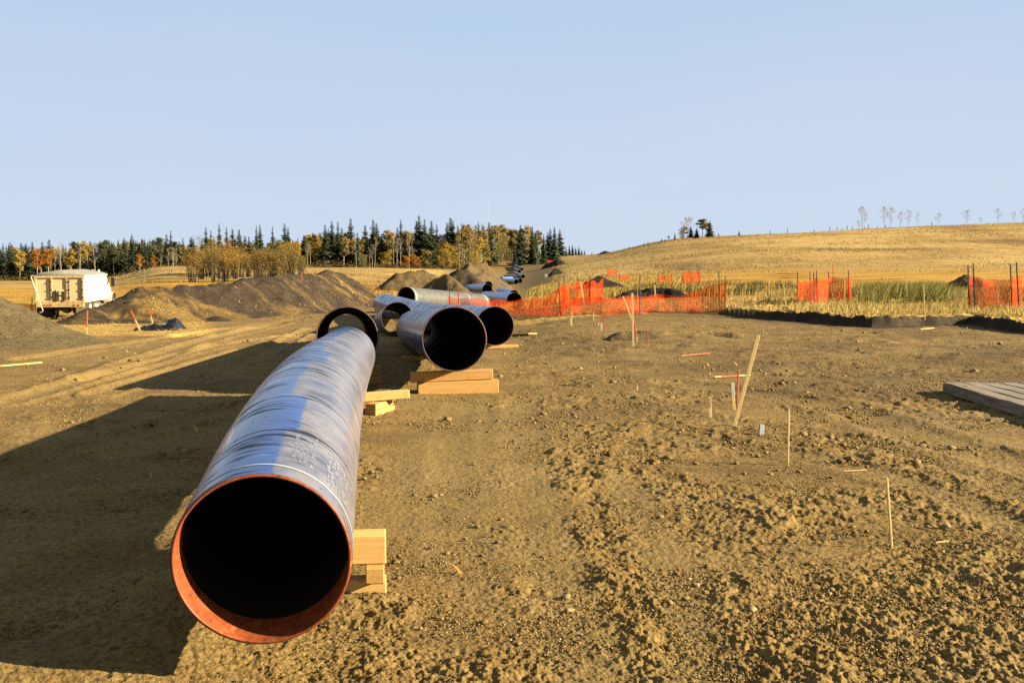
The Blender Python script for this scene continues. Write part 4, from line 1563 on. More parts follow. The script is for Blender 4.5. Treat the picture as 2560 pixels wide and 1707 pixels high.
    df.tube([(-.28, 1.05, wr + .02), (-.16, 1.05, wr + .02), (0, 1.0, wr + .02), (.16, 1.05, wr + .02), (.28, 1.05, wr + .02)], [.07, .16, .22, .16, .07], 12)
    df.build('differential', MAT['dull_metal'], root, True)

    def wheel(x, y):
        # tyre with a rounded tread, dished rim
        prof = [(-.12, .26), (-.135, .34), (-.12, .43), (-.07, .46), (.07, .46), (.12, .43), (.135, .34), (.12, .26)]
        n_ = 28
        vs_ = [(x + a, y + r * math.cos(2 * PI * k / n_), wr + r * math.sin(2 * PI * k / n_)) for (a, r) in prof for k in range(n_)]
        fs_ = [(i * n_ + k, i * n_ + (k + 1) % n_, (i + 1) * n_ + (k + 1) % n_, (i + 1) * n_ + k) for i in range(len(prof) - 1) for k in range(n_)]
        t = MB().add(vs_, fs_).build('tyre', MAT['rubber'], root, True)
        MB().tube([(x - .11, y, wr), (x - .06, y, wr), (x + .06, y, wr), (x + .11, y, wr)], [.26, .16, .16, .26], 20).build('rim', MAT['truck_white'], t)
    for x in (-W * .42, -W * .42 + .29, W * .42 - .29, W * .42):
        wheel(x, 1.15)
    for x in (-.80, .80):
        wheel(x, 5.85)
    MB().box((W * .39, .42, .55), (.52, .02, .62), None, .004).build('mud_flap', MAT['flap'], root)
    MB().box((-W * .39, .42, .55), (.52, .02, .62), None, .004).build('mud_flap', MAT['rubber'], root)
    # fuel tank / step on the sunny side
    MB().tube([(W / 2 - .22, 2.2, zb - .28), (W / 2 - .22, 3.2, zb - .28)], .22, 14).build('fuel_tank', MAT['dull_metal'], root, True)
    # cab, hood, fender
    yc = Lb + .25
    cab = MB()
    prof = [(yc, .75), (yc, zt - .22), (yc + .18, zt - .12), (yc + .95, zt - .14), (yc + 1.35, 1.45), (yc + 1.45, .75)]
    hw = .80
    vs_ = [(s_ * hw * (.93 if z_ > 1.5 else 1), y_, z_) for s_ in (-1, 1) for (y_, z_) in prof]
    n_ = len(prof)
    cab.add(vs_, [tuple(range(n_)), tuple(range(n_, 2 * n_))[::-1]] + [(k, (k + 1) % n_, n_ + (k + 1) % n_, n_ + k)[::-1] for k in range(n_)])
    c = cab.build('cab', Wt, root)
    MB().add([(hw + .004, yc + .25, 1.45), (hw + .004, yc + 1.2, 1.45), (hw * .95 + .01, yc + .95, zt - .24), (hw * .95 + .01, yc + .3, zt - .24)], [(0, 1, 2, 3)]).build('side_window', MAT['glass'], c)
    hd = MB()
    hd.box((0, yc + 2.0, 1.02), (1.2, 1.25, .62), None, .10)
    hd.build('hood', Wt, root)
    fd = MB()
    for s_ in (-1, 1):
        pr = [(yc + 1.1, .62), (yc + 1.25, .95), (yc + 1.6, 1.08), (yc + 1.95, .95), (yc + 2.1, .62)]
        a = [(s_ * .55, y_, z_) for y_, z_ in pr]; b_ = [(s_ * .95, y_, z_ - .02) for y_, z_ in pr]
        n0 = len(pr)
        fd.add(a + b_, [(k, k + 1, n0 + k + 1, n0 + k) for k in range(n0 - 1)])
    fd.build('fender', Wt, root)
    # mirror, air horn box and exhaust above the cab
    mr = MB().tube([(hw, yc + 1.1, zt - .1), (hw + .28, yc + 1.1, zt - .12), (hw + .28, yc + 1.1, zt - .62), (hw, yc + 1.1, zt - .68)], .015, 6)
    mr = mr.build('mirror_arm', MAT['dull_metal'], root)
    MB().box((hw + .22, yc + 1.1, zt - .36), (.17, .05, .42), None, .015).build('mirror', Dk, mr)
    e1 = at(242, 673.5, D + 4.1)
    MB().tube([(.36, Lb + .14, zt - .5), (.36, Lb + .14, e1.z - zg)], [.13, .13], 12).build('air_cleaner', MAT['dull_metal'], root, True)
    e1 = at(257, 674.5, D + 4.1)
    MB().tube([(.66, Lb + .14, .9), (.66, Lb + .14, e1.z - zg)], .055, 10).build('exhaust_stack', MAT['paint_white'], root, True)


# ------------------------------------------------------------------ timber mat, sheet, sign, mast
def build_props():
    # weathered access mat made of heavy planks
    a = at(2360, 983, 18.45)
    x0 = 7.17
    y1 = 18.45; y0 = 10.5
    zt = .175
    root = empty('timber_mat', (x0, y1, T(x0, y1)))
    tag(root, 'weathered grey timber access mat lying at the edge of the bare soil', 'timber mat')
    g = random.Random(3)
    w = .31
    for k in range(8):
        b = MB()
        L = y1 - y0 - g.uniform(0, .12)
        # slightly worn top and edges
        n = 26
        vs = []; fs = []
        sec = [(0, .01), (0, zt - .015), (.016, zt), (w - .03, zt + g.uniform(-.006, .006)), (w - .014, zt - .015), (w - .014, .01)]
        for i in range(n + 1):
            yy = -L * i / n - (g.uniform(0, .05) if i == 0 else 0)
            for (xx, zz) in sec:
                vs.append((k * w + xx + .004 * math.sin(i * 1.7 + k) + g.uniform(-.003, .003), yy, zz + (.006 * math.sin(i * .9 + k * 2) + g.uniform(-.004, .004)) * (zz > .1)))
        m = len(sec)
        for i in range(n):
            for q in range(m):
                q2 = (q + 1) % m
                fs.append((i * m + q, i * m + q2, (i + 1) * m + q2, (i + 1) * m + q))
        fs.append(tuple(range(m))); fs.append(tuple(n * m + q for q in range(m))[::-1])
        b.add(vs, fs).build('plank', MAT['wood_grey'], root)
    # bolts through the outer plank
    bo = MB()
    for yy in (.6, 3.2, 5.6):
        bo.tube([(.15, -yy, zt - .02), (.15, -yy, zt + .012)], .028, 8)
    bo.build('bolt_head', MAT['rust'], root)
    # crumpled sheet of black plastic at the toe of the windrow
    p, D = ground(392, 826)
    g2 = np.random.default_rng(4)
    nx, ny = 46, 26
    X, Y = np.meshgrid(np.linspace(-1, 1, nx), np.linspace(-1, 1, ny))
    env = np.clip(1 - (X ** 2 + Y ** 2) ** 1.2, 0, 1)
    hgt = .10 * env + .30 * np.exp(-((X - .62) / .26) ** 2 - (Y / .5) ** 2) + env ** .5 * (.13 * perlin(X * 4.1, Y * 3.3, 2) + .13 * (1 - np.abs(perlin(X * 5, Y * 4, 3))) - .06)
    edge = 1 + .15 * perlin(X * 2 + 5, Y * 2, 8)
    wx, wy = .86, .55
    V = np.stack([(X * wx * edge).ravel(), (Y * wy * edge).ravel(), np.maximum(hgt, .015).ravel()], 1)
    idx = np.arange(nx * ny).reshape(ny, nx)
    q = np.stack([idx[:-1, :-1], idx[:-1, 1:], idx[1:, 1:], idx[1:, :-1]], 2).reshape(-1, 4)
    inside = ((X ** 2 + Y ** 2) < 1.05).ravel()
    q = q[inside[q].all(1)]
    me = np_mesh('plastic_sheet', V, q, True)
    o = link_mesh('plastic_sheet', me, MAT['plastic'])
    sl = o.modifiers.new('thick', 'SOLIDIFY'); sl.thickness = .006
    o.location = p + Vector((0, .3, 0.0))
    tag(o, 'crumpled glossy black plastic sheet at the toe of the long windrow', 'plastic sheet')
    # blue black scrap at the low end of the windrow
    p, D = ground(915, 747)
    b = MB()
    o2 = o.copy(); o2.data = o.data; COL.objects.link(o2)
    o2.location = p; o2.scale = (1.0, .8, .9); o2.rotation_euler = (0, 0, .6)
    tag(o2, 'dark plastic scrap lying at the low far end of the long windrow', 'plastic sheet')
    # white notice board on two legs at the grass edge of the far slope
    p, D = ground(1365, 696, 150, 600)
    root = empty('notice_board', p)
    tag(root, 'small blank white board on posts at the foot of the far slope', 'sign')
    s = D / F
    MB().box((0, 0, 7 * s), (6.2 * s, .05, 7.5 * s), None, .02).build('panel', MAT['paint_white'], root)
    for sx in (-1, 1):
        MB().box((sx * 2.2 * s, .06, 1.9 * s), (.09, .07, 4.4 * s)).build('leg', MAT['lath'], root)
    # far radio mast
    p = at(1222, 690, 1500.0)
    top = at(1222, 496, 1500.0)
    z0 = T(p.x, p.y)
    root = empty('radio_mast', (p.x, p.y, z0))
    tag(root, 'faint slender white radio mast rising far beyond the treeline', 'mast')
    hh = top.z - z0
    seg = 8
    for k in range(seg):
        b = MB()
        a0, a1 = hh * k / seg, hh * (k + 1) / seg
        r = .55
        cs = [(r * math.cos(2 * PI * j / 3), r * math.sin(2 * PI * j / 3)) for j in range(3)]
        for j in range(3):
            b.tube([(cs[j][0], cs[j][1], a0), (cs[j][0], cs[j][1], a1)], .032, 4)
            for i in range(5):
                t0 = a0 + (a1 - a0) * i / 5; t1 = a0 + (a1 - a0) * (i + 1) / 5
                c0, c1 = cs[j], cs[(j + 1) % 3]
                b.tube([(c0[0], c0[1], t0), (c1[0], c1[1], t1)], .025, 3)
        b.build('mast_section', MAT['mast_white' if k % 2 else 'mast_red'], root)
    # fence posts on the skyline of the hill
    proto = None
    for k, px in enumerate([1925, 1968, 2035, 2074, 2092, 2105, 2117, 2130, 2160, 2170, 2193, 2213, 2328, 1560, 1480]):
        D = 418 if px > 1700 else 470
        q = at(px, 600, D)
        z = T(q.x, q.y)
        if proto is None:
            proto = MB().box((0, 0, .6), (.22, .22, 1.5), None, .02).build('fence_post', MAT['wood_dark'])
            o = proto
        else:
            o = proto.copy(); COL.objects.link(o)
        o.location = (q.x, q.y, z)
        o.scale = (1, 1, 1 + .35 * math.sin(k * 2.3))
        tag(o, 'small dark wooden post on the skyline of the grassy hill', 'fence post', 'fence posts along the hill crest')


# ------------------------------------------------------------------ heaps
HEAPV = []


def wp(px, D):
    q = at(px, 700, D)
    return q.x, q.y


def build_heaps():
    def rg(l):
        return [(*wp(px, D), h, w) for (px, D, h, w) in l]
    o, v = heap('spoil_heap', 'tall smooth olive grey spoil heap cut off by the frame, before the truck', 'dirt heap',
                [(-16.7, 30.5, 2.24, 4.7), (-18.5, 31.5, 2.3, 4.7)], MAT['heap_olive'], .09, .10, 1)
    # pyramid: top row from the photograph, depth along the ridge
    prof = [(176, 43.5, 802), (245, 45.5, 764), (300, 46.5, 746), (338, 47, 729), (362, 47.5, 714), (420, 48.5, 712), (485, 50, 711), (560, 52, 702),
            (640, 55, 688), (700, 58, 681), (760, 63, 683), (800, 68, 682), (824, 72, 671), (842, 74, 680), (870, 77, 703), (905, 80, 726), (926, 82, 741)]
    rd = []
    for px, D, yt in prof:
        q = at(px, yt, D)
        z0 = T(q.x, q.y)
        h = max(.25, q.z - z0)
        rd.append((q.x, q.y, h * 1.02, h * 1.45 + .3))
    o, v = heap('topsoil_windrow', 'long dark topsoil windrow streaked with straw, running beside the pipes', 'dirt heap', rd, MAT['heap_straw'], .10, .13, 2)
    HEAPV.append(v)

    def back(label, pts, mat, step, amp, seed, name='spoil_heap', wf=1.5):
        r = []
        for px, D, yt in pts:
            q = at(px, yt, D); h = max(.2, q.z - T(q.x, q.y))
            r.append((q.x, q.y, h * 1.03, h * wf + .2))
        return heap(name, label, 'dirt heap', r, mat, step, amp, seed)
    back('rounded brown dirt heap with grass on its flank beyond the windrow end', [(975, 114, 700), (997, 115, 684), (1027, 116, 675), (1055, 117, 670), (1076, 117, 682)], MAT['heap_brown'], .2, .3, 3, wf=1.25)
    back('smaller dirt heap joined to the rounded brown heap', [(1095, 112, 708), (1112, 112, 686), (1130, 111, 694), (1148, 110, 710)], MAT['heap_brown'], .2, .25, 4, wf=1.25)
    back('steep dark dug heap with a shaded flank behind the crosswise pipe', [(1126, 140, 694), (1147, 142, 669), (1165, 142, 673), (1188, 140, 698)], MAT['heap_dark'], .25, .35, 5, wf=1.15)
    back('broad dug heap with gouged face below the forest', [(1163, 205, 672), (1180, 210, 658), (1196, 214, 654), (1212, 218, 658), (1224, 224, 674)], MAT['heap_brown'], .3, .8, 6, wf=1.0)
    back('low churned heap in front of the broad dug heap', [(1190, 168, 690), (1212, 172, 680), (1232, 176, 686)], MAT['heap_brown'], .3, .4, 7, wf=1.2)
    back('black peaked topsoil heap on the far slope near the white board', [(1379, 270, 683), (1388, 272, 670), (1397, 274, 681)], MAT['heap_black'], .35, .35, 8, 'topsoil_heap', 1.1)
    back('dark ridge in place of a shadow strip above the black peaked heap', [(1366, 400, 659), (1384, 400, 652), (1394, 398, 648)], MAT['heap_black'], .45, .5, 9, 'topsoil_heap', 1.2)  # black ridge put where a strip of shadow lies on the slope
    back('tan sand heap with a shaded side at the top of the slope', [(1364, 520, 633), (1367, 522, 635)], MAT['heap_sand'], .5, .4, 10, 'sand_heap', 1.2)
    back('second tan sand heap next to the first at the slope top', [(1377, 540, 634), (1381, 542, 637)], MAT['heap_sand'], .5, .4, 11, 'sand_heap', 1.35)
    back('small dark heap with a bundle of stakes stuck in it', [(1548, 30.6, 838), (1580, 30.9, 827), (1612, 31.2, 836)], MAT['heap_brown'], .04, .13, 12, 'topsoil_heap', 1.35)
    back('dark heap rising behind the tall netting panel', [(1478, 112, 699), (1497, 113, 689), (1517, 113, 697)], MAT['heap_black'], .16, .2, 13, 'topsoil_heap', 1.6)
    back('low black ditch bank behind the low net', [(1562, 66, 731), (1600, 67, 722), (1650, 67, 716), (1695, 66, 726)], MAT['heap_black'], .14, .18, 14, 'topsoil_heap', 1.5)
    back('low dark lump at the foot of the windrow', [(528, 47.5, 793), (545, 47.5, 790)], MAT['heap_dark'], .06, .06, 15, 'topsoil_heap', 1.4)
    back('small brown mound among the dry weeds near the second netted box', [(2400, 78, 695), (2415, 78, 685), (2430, 78, 694)], MAT['heap_brown'], .12, .15, 16, 'dirt_mound', 1.5)
    back('tiny dark mound on the skyline of the hill shoulder', [(1506, 470, 629), (1512, 470, 627)], MAT['heap_dark'], .4, .3, 17, 'dirt_mound', 1.8)


# ------------------------------------------------------------------ trees
def tri_mesh(name, V, Fq, Ft, tint):
    fs = []
    if len(Fq):
        fs.append(np.array(Fq))
    if len(Ft):
        fs.append(np.array(Ft))
    return np_mesh(name, np.array(V), fs, False, {'tint': np.stack([np.array(tint)] * 3, 1)})


def strip(V, Fc, tint, p0, p1, r0, r1, n=5, t=0.5):
    p0 = np.array(p0); p1 = np.array(p1)
    d = p1 - p0; d = d / (np.linalg.norm(d) + 1e-9)
    a = np.cross(d, [0, 0, 1.0]) if abs(d[2]) < .95 else np.cross(d, [1.0, 0, 0])
    a /= np.linalg.norm(a); b = np.cross(d, a)
    i0 = len(V)
    for (p, r) in ((p0, r0), (p1, r1)):
        for k in range(n):
            q = p + (a * math.cos(2 * PI * k / n) + b * math.sin(2 * PI * k / n)) * r
            V.append(q); tint.append(t)
    for k in range(n):
        Fc.append((i0 + k, i0 + (k + 1) % n, i0 + n + (k + 1) % n, i0 + n + k))


def proto_spruce(seed, width=.17, base=.06, gappy=.1):
    g = np.random.default_rng(seed)
    V, Fq, ti = [], [], []
    strip(V, Fq, ti, (0, 0, -.01), (0, 0, .55), .014, .008, 6)
    strip(V, Fq, ti, (0, 0, .55), (0, 0, .985), .008, .002, 5)
    trunk = np_mesh('spruce_trunk', np.array(V), np.array(Fq), True)
    V, Ft, ti = [], [], []
    z = base
    lobes = g.uniform(.8, 1.2, 9)
    while z < .99:
        f = (z - base) / (1 - base)
        r = width * (1 - f) ** .72 * (.75 + .25 * math.sin(f * 40 + seed)) * g.uniform(.8, 1.15) + .006
        nb = int(7 + 9 * (1 - f))
        for k in range(nb):
            if g.random() < gappy:
                continue
            a = 2 * PI * (k + g.uniform(-.4, .4)) / nb
            rr = r * g.uniform(.65, 1.18) * lobes[int(a / (2 * PI) * 9) % 9]
            droop = -rr * g.uniform(.15, .55) + .3 * rr * f
            d = np.array([math.cos(a), math.sin(a)])
            nsp = 2 + int(4 * (1 - f))
            for s in range(nsp):
                t0 = .12 + .75 * s / nsp; t1 = min(1.05, t0 + .42)
                for sd in (-1, 1):
                    p0 = np.array([d[0] * rr * t0, d[1] * rr * t0, z + droop * t0])
                    an = a + sd * g.uniform(.25, .75)
                    ln = rr * (t1 - t0) * g.uniform(.7, 1.1) + .006
                    p1 = p0 + np.array([math.cos(an) * ln, math.sin(an) * ln, droop * (t1 - t0) - ln * g.uniform(.05, .35)])
                    w = (.011 + .017 * (1 - f)) * g.uniform(.7, 1.3)
                    sdv = np.array([-math.sin(an), math.cos(an), g.uniform(-.6, .6)]) * w
                    i = len(V)
                    V += [p0 - sdv, p0 + sdv, p1]
                    Ft.append((i, i + 1, i + 2))
                    tt = np.clip(g.normal(.45, .2) + .25 * (t0 - .4), 0, 1)
                    ti += [tt, tt, min(1, tt + .15)]
        z += .017 + .016 * (1 - f)
    i = len(V)
    V += [np.array([-.006, 0, .95]), np.array([.006, 0, .95]), np.array([0, 0, 1.0])]; Ft.append((i, i + 1, i + 2)); ti += [.4] * 3
    crown = tri_mesh('spruce_crown', V, [], Ft, ti)
    return trunk, crown


def leaf_cloud(V, Fq, ti, g, c, rad, n, sz):
    for _ in range(n):
        o = g.normal(0, 1, 3); o /= np.linalg.norm(o) + 1e-9
        p = c + o * rad * g.uniform(0, 1) ** .5
        nrm = g.normal(0, 1, 3); nrm /= np.linalg.norm(nrm)
        a = np.cross(nrm, [.3, .2, 1]); a /= np.linalg.norm(a) + 1e-9
        b = np.cross(nrm, a)
        s = sz * g.uniform(.6, 1.4)
        i = len(V)
        V += [p - a * s, p - b * s * .7, p + a * s, p + b * s * .7]
        Fq.append((i, i + 1, i + 2, i + 3))
        t = float(np.clip(g.normal(.5, .25), 0, 1))
        ti += [t] * 4


def proto_aspen(seed, base=.35, width=.15, leaves=26, clusters=64, top_heavy=False, stems=1):
    g = np.random.default_rng(seed)
    V, Fq, ti = [], [], []
    LV, LF, lt = [], [], []
    tips = []
    for s in range(stems):
        ox, oy = (0, 0) if stems == 1 else g.normal(0, .025, 2)
        lx, ly = g.normal(0, .03, 2) + (np.array([ox, oy]) * 2.2 if stems > 1 else 0)
        pts = [np.array([ox + lx * t + .008 * math.sin(t * 7 + s), oy + ly * t, -.01 + t * (.97 if s == 0 else g.uniform(.8, .95))]) for t in np.linspace(0, 1, 7)]
        r = .013 if stems == 1 else .008
        for k in range(6):
            strip(V, Fq, ti, pts[k], pts[k + 1], r * (1 - k / 6.6), r * (1 - (k + 1) / 6.6), 5)
        nb = 16 if stems == 1 else 8
        for k in range(nb):
            t = base + (1 - base) * (k + g.uniform(0, 1)) / nb * .95
            p = np.array([np.interp(t, np.linspace(0, 1, 7), [q[j] for q in pts]) for j in range(3)])
            a = g.uniform(0, 2 * PI)
            f = (t - base) / (1 - base)
            ln = width * (math.sin(PI * min(1, .22 + .8 * f)) ** .7) * g.uniform(.7, 1.2)
            q = p + np.array([math.cos(a) * ln, math.sin(a) * ln, ln * g.uniform(.5, 1.1)])
            m_ = (p + q) / 2 + np.array([0, 0, ln * .08])
            strip(V, Fq, ti, p, m_, .0045, .003, 3); strip(V, Fq, ti, m_, q, .003, .001, 3)
            tips += [q, m_]
    if leaves:
        for k in range(clusters):
            c = tips[g.integers(0, len(tips))] + g.normal(0, .018, 3)
            if top_heavy and c[2] < base + .1:
                continue
            leaf_cloud(LV, LF, lt, g, c, width * g.uniform(.22, .55), int(leaves * 1.25), .0145)
    trunk = np_mesh('aspen_trunk', np.array(V), np.array(Fq), True)
    crown = tri_mesh('aspen_crown', LV, LF, [], lt) if LF else None
    return trunk, crown


def proto_bare(seed, base=.35, leaves=0, spread=.16):
    g = np.random.default_rng(seed)
    V, Fq, ti = [], [], []
    TV, TF, tt = [], [], []
    pts = [np.array([.012 * math.sin(t * 5 + seed), .01 * math.cos(t * 4), -.01 + t * .9]) for t in np.linspace(0, 1, 6)]
    for k in range(5):
        strip(V, Fq, ti, pts[k], pts[k + 1], .011 * (1 - k / 5.6), .011 * (1 - (k + 1) / 5.6), 5)
    tips = []

    def grow(p, d, ln, r, lev):
        q = p + d * ln
        strip(TV, TF, tt, p, q, r, r * .45, 3, .5)
        if lev == 0:
            tips.append(q); return
        for _ in range(4 if lev > 1 else 3):
            nd = d + g.normal(0, .42, 3); nd[2] += .18; nd /= np.linalg.norm(nd)
            grow(p + d * ln * g.uniform(.35, 1.0), nd, ln * g.uniform(.45, .7), r * .55, lev - 1)
    for k in range(17):
        t = base + (1 - base) * (k + g.uniform(0, 1)) / 17
        p = np.array([np.interp(t * .97, np.linspace(0, 1, 6) * .9, [q[j] for q in pts]) for j in range(3)])
        a = g.uniform(0, 2 * PI)
        f = (t - base) / (1 - base)
        ln = spread * math.sin(PI * min(1, .25 + .72 * f)) * g.uniform(.7, 1.1) + .02
        d = np.array([math.cos(a) * .7, math.sin(a) * .7, g.uniform(.6, 1.1)]); d /= np.linalg.norm(d)
        grow(p, d, ln, .0035, 2)
    for q in tips:
        for _ in range(leaves):
            leaf_cloud(TV, TF, tt, g, q, .014, 1, .010)
    return np_mesh('bare_trunk', np.array(V), np.array(Fq), True), tri_mesh('bare_crown', TV, TF, [], tt)


def proto_willow(seed):
    g = np.random.default_rng(seed)
    V, Fq, ti = [], [], []
    LV, LF, lt = [], [], []
    for s in range(11):
        a = g.uniform(0, 2 * PI); r0 = g.uniform(0, .12)
        p = np.array([math.cos(a) * r0, math.sin(a) * r0, -.02])
        lean = g.uniform(.05, .28)
        top = p + np.array([math.cos(a) * lean, math.sin(a) * lean, g.uniform(.7, 1.0)])
        m_ = p * .5 + top * .5 + np.array([math.cos(a) * -.03, math.sin(a) * -.03, .05])
        strip(V, Fq, ti, p, m_, .012, .008, 4); strip(V, Fq, ti, m_, top, .008, .002, 4)
        for k in range(11):
            t = g.uniform(.22, 1.0)
            q = (m_ + (top - m_) * (t - .4) / .6) if t > .4 else p + (m_ - p) * t / .4
            a2 = g.uniform(0, 2 * PI); ln = g.uniform(.05, .17)
            e = q + np.array([math.cos(a2) * ln, math.sin(a2) * ln, ln * 1.1])
            strip(V, Fq, ti, q, e, .004, .001, 3)
            leaf_cloud(LV, LF, lt, g, e, .09, 13, .014)
    return np_mesh('willow_trunk', np.array(V), np.array(Fq), True), tri_mesh('willow_crown', LV, LF, [], lt)


TREES = {}


def tree_protos():
    def reg(kind, tm, cm, trunk_mat, crown_mat):
        tm.materials.append(MAT[trunk_mat])
        if cm is not None:
            cm.materials.append(MAT[crown_mat])
        TREES.setdefault(kind, []).append((tm, cm))
    for s in range(5):
        reg('spruce', *proto_spruce(10 + s, (.19, .21, .165, .235, .20)[s], (.04, .08, .05, .03, .15)[s], (.08, .16, .1, .06, .2)[s]), 'bark_dark', 'needles')
    for s in range(2):
        reg('pine', *proto_aspen(30 + s, .45, .17, 34, 60), 'bark_dark', 'pine_needles')
    for s in range(4):
        tm, cm = proto_aspen(40 + s, (.3, .42, .35, .25)[s], (.15, .13, .17, .16)[s])
        for col in ('yellow', 'orange', 'olive', 'tan'):
            c2 = cm.copy()
            reg('aspen_' + col, tm.copy(), c2, 'bark_pale', 'leaf_' + col)
    for s in range(3):
        tm, cm = proto_aspen(50 + s, .12, .24, 24, 60, stems=4)
        for col in ('yellow', 'orange', 'olive'):
            reg('bush_' + col, tm.copy(), cm.copy(), 'bark_grey', 'leaf_' + col)
    for s in range(4):
        reg('bare', *proto_bare(60 + s, (.35, .45, .3, .4)[s], (0, 0, 1, 0)[s]), 'bark_pale', 'twigs')
    for s in range(2):
        reg('ridge', *proto_bare(70 + s, .22, 3, .30), 'bark_grey', 'twigs_pale')
    reg('ridge_leafy', *proto_bare(75, .15, 5, .28), 'bark_grey', 'leaf_pale')
    reg('ridge_leafy', *proto_bare(76, .2, 4, .26), 'bark_grey', 'leaf_pale')
    for s in range(4):
        tm, cm = proto_willow(80 + s)
        for col in ('yellow', 'orange', 'olive'):
            reg('willow_' + col, tm.copy(), cm.copy(), 'bark_grey', 'willow_' + col)


def tree(kind, name, label, cat, group, px, ytop, D, wide=1.0, base_px=None):
    q = at(px, 690, D)
    z = T(q.x, q.y) - .05
    h = at(px, ytop, D).z - z
    if h < .4:
        return None
    tm, cm = random.choice(TREES[kind])
    root = empty(name, (q.x, q.y, z), random.uniform(0, 2 * PI))
    s = h
    root.scale = (s * wide, s * wide, s)
    tag(root, label, cat, group)
    for nm, me in (('trunk', tm), ('crown', cm)):
        if me is None:
            continue
        o = bpy.data.objects.new(nm, me)
        COL.objects.link(o)
        o.parent = root
    return root


BANDS = [(-400, 60, 'at the outer end of the wood'), (60, 275, 'behind the white truck'), (275, 480, 'behind the grassy knoll'),
         (480, 775, 'behind the willow thicket'), (775, 960, 'past the windrow end'), (960, 1165, 'behind the rounded dirt heap'),
         (1165, 1345, 'behind the far pipes'), (1345, 1475, 'at the tip of the wood')]


def band(px):
    for a, b, t in BANDS:
        if a <= px < b:
            return t
    return BANDS[-1][2]


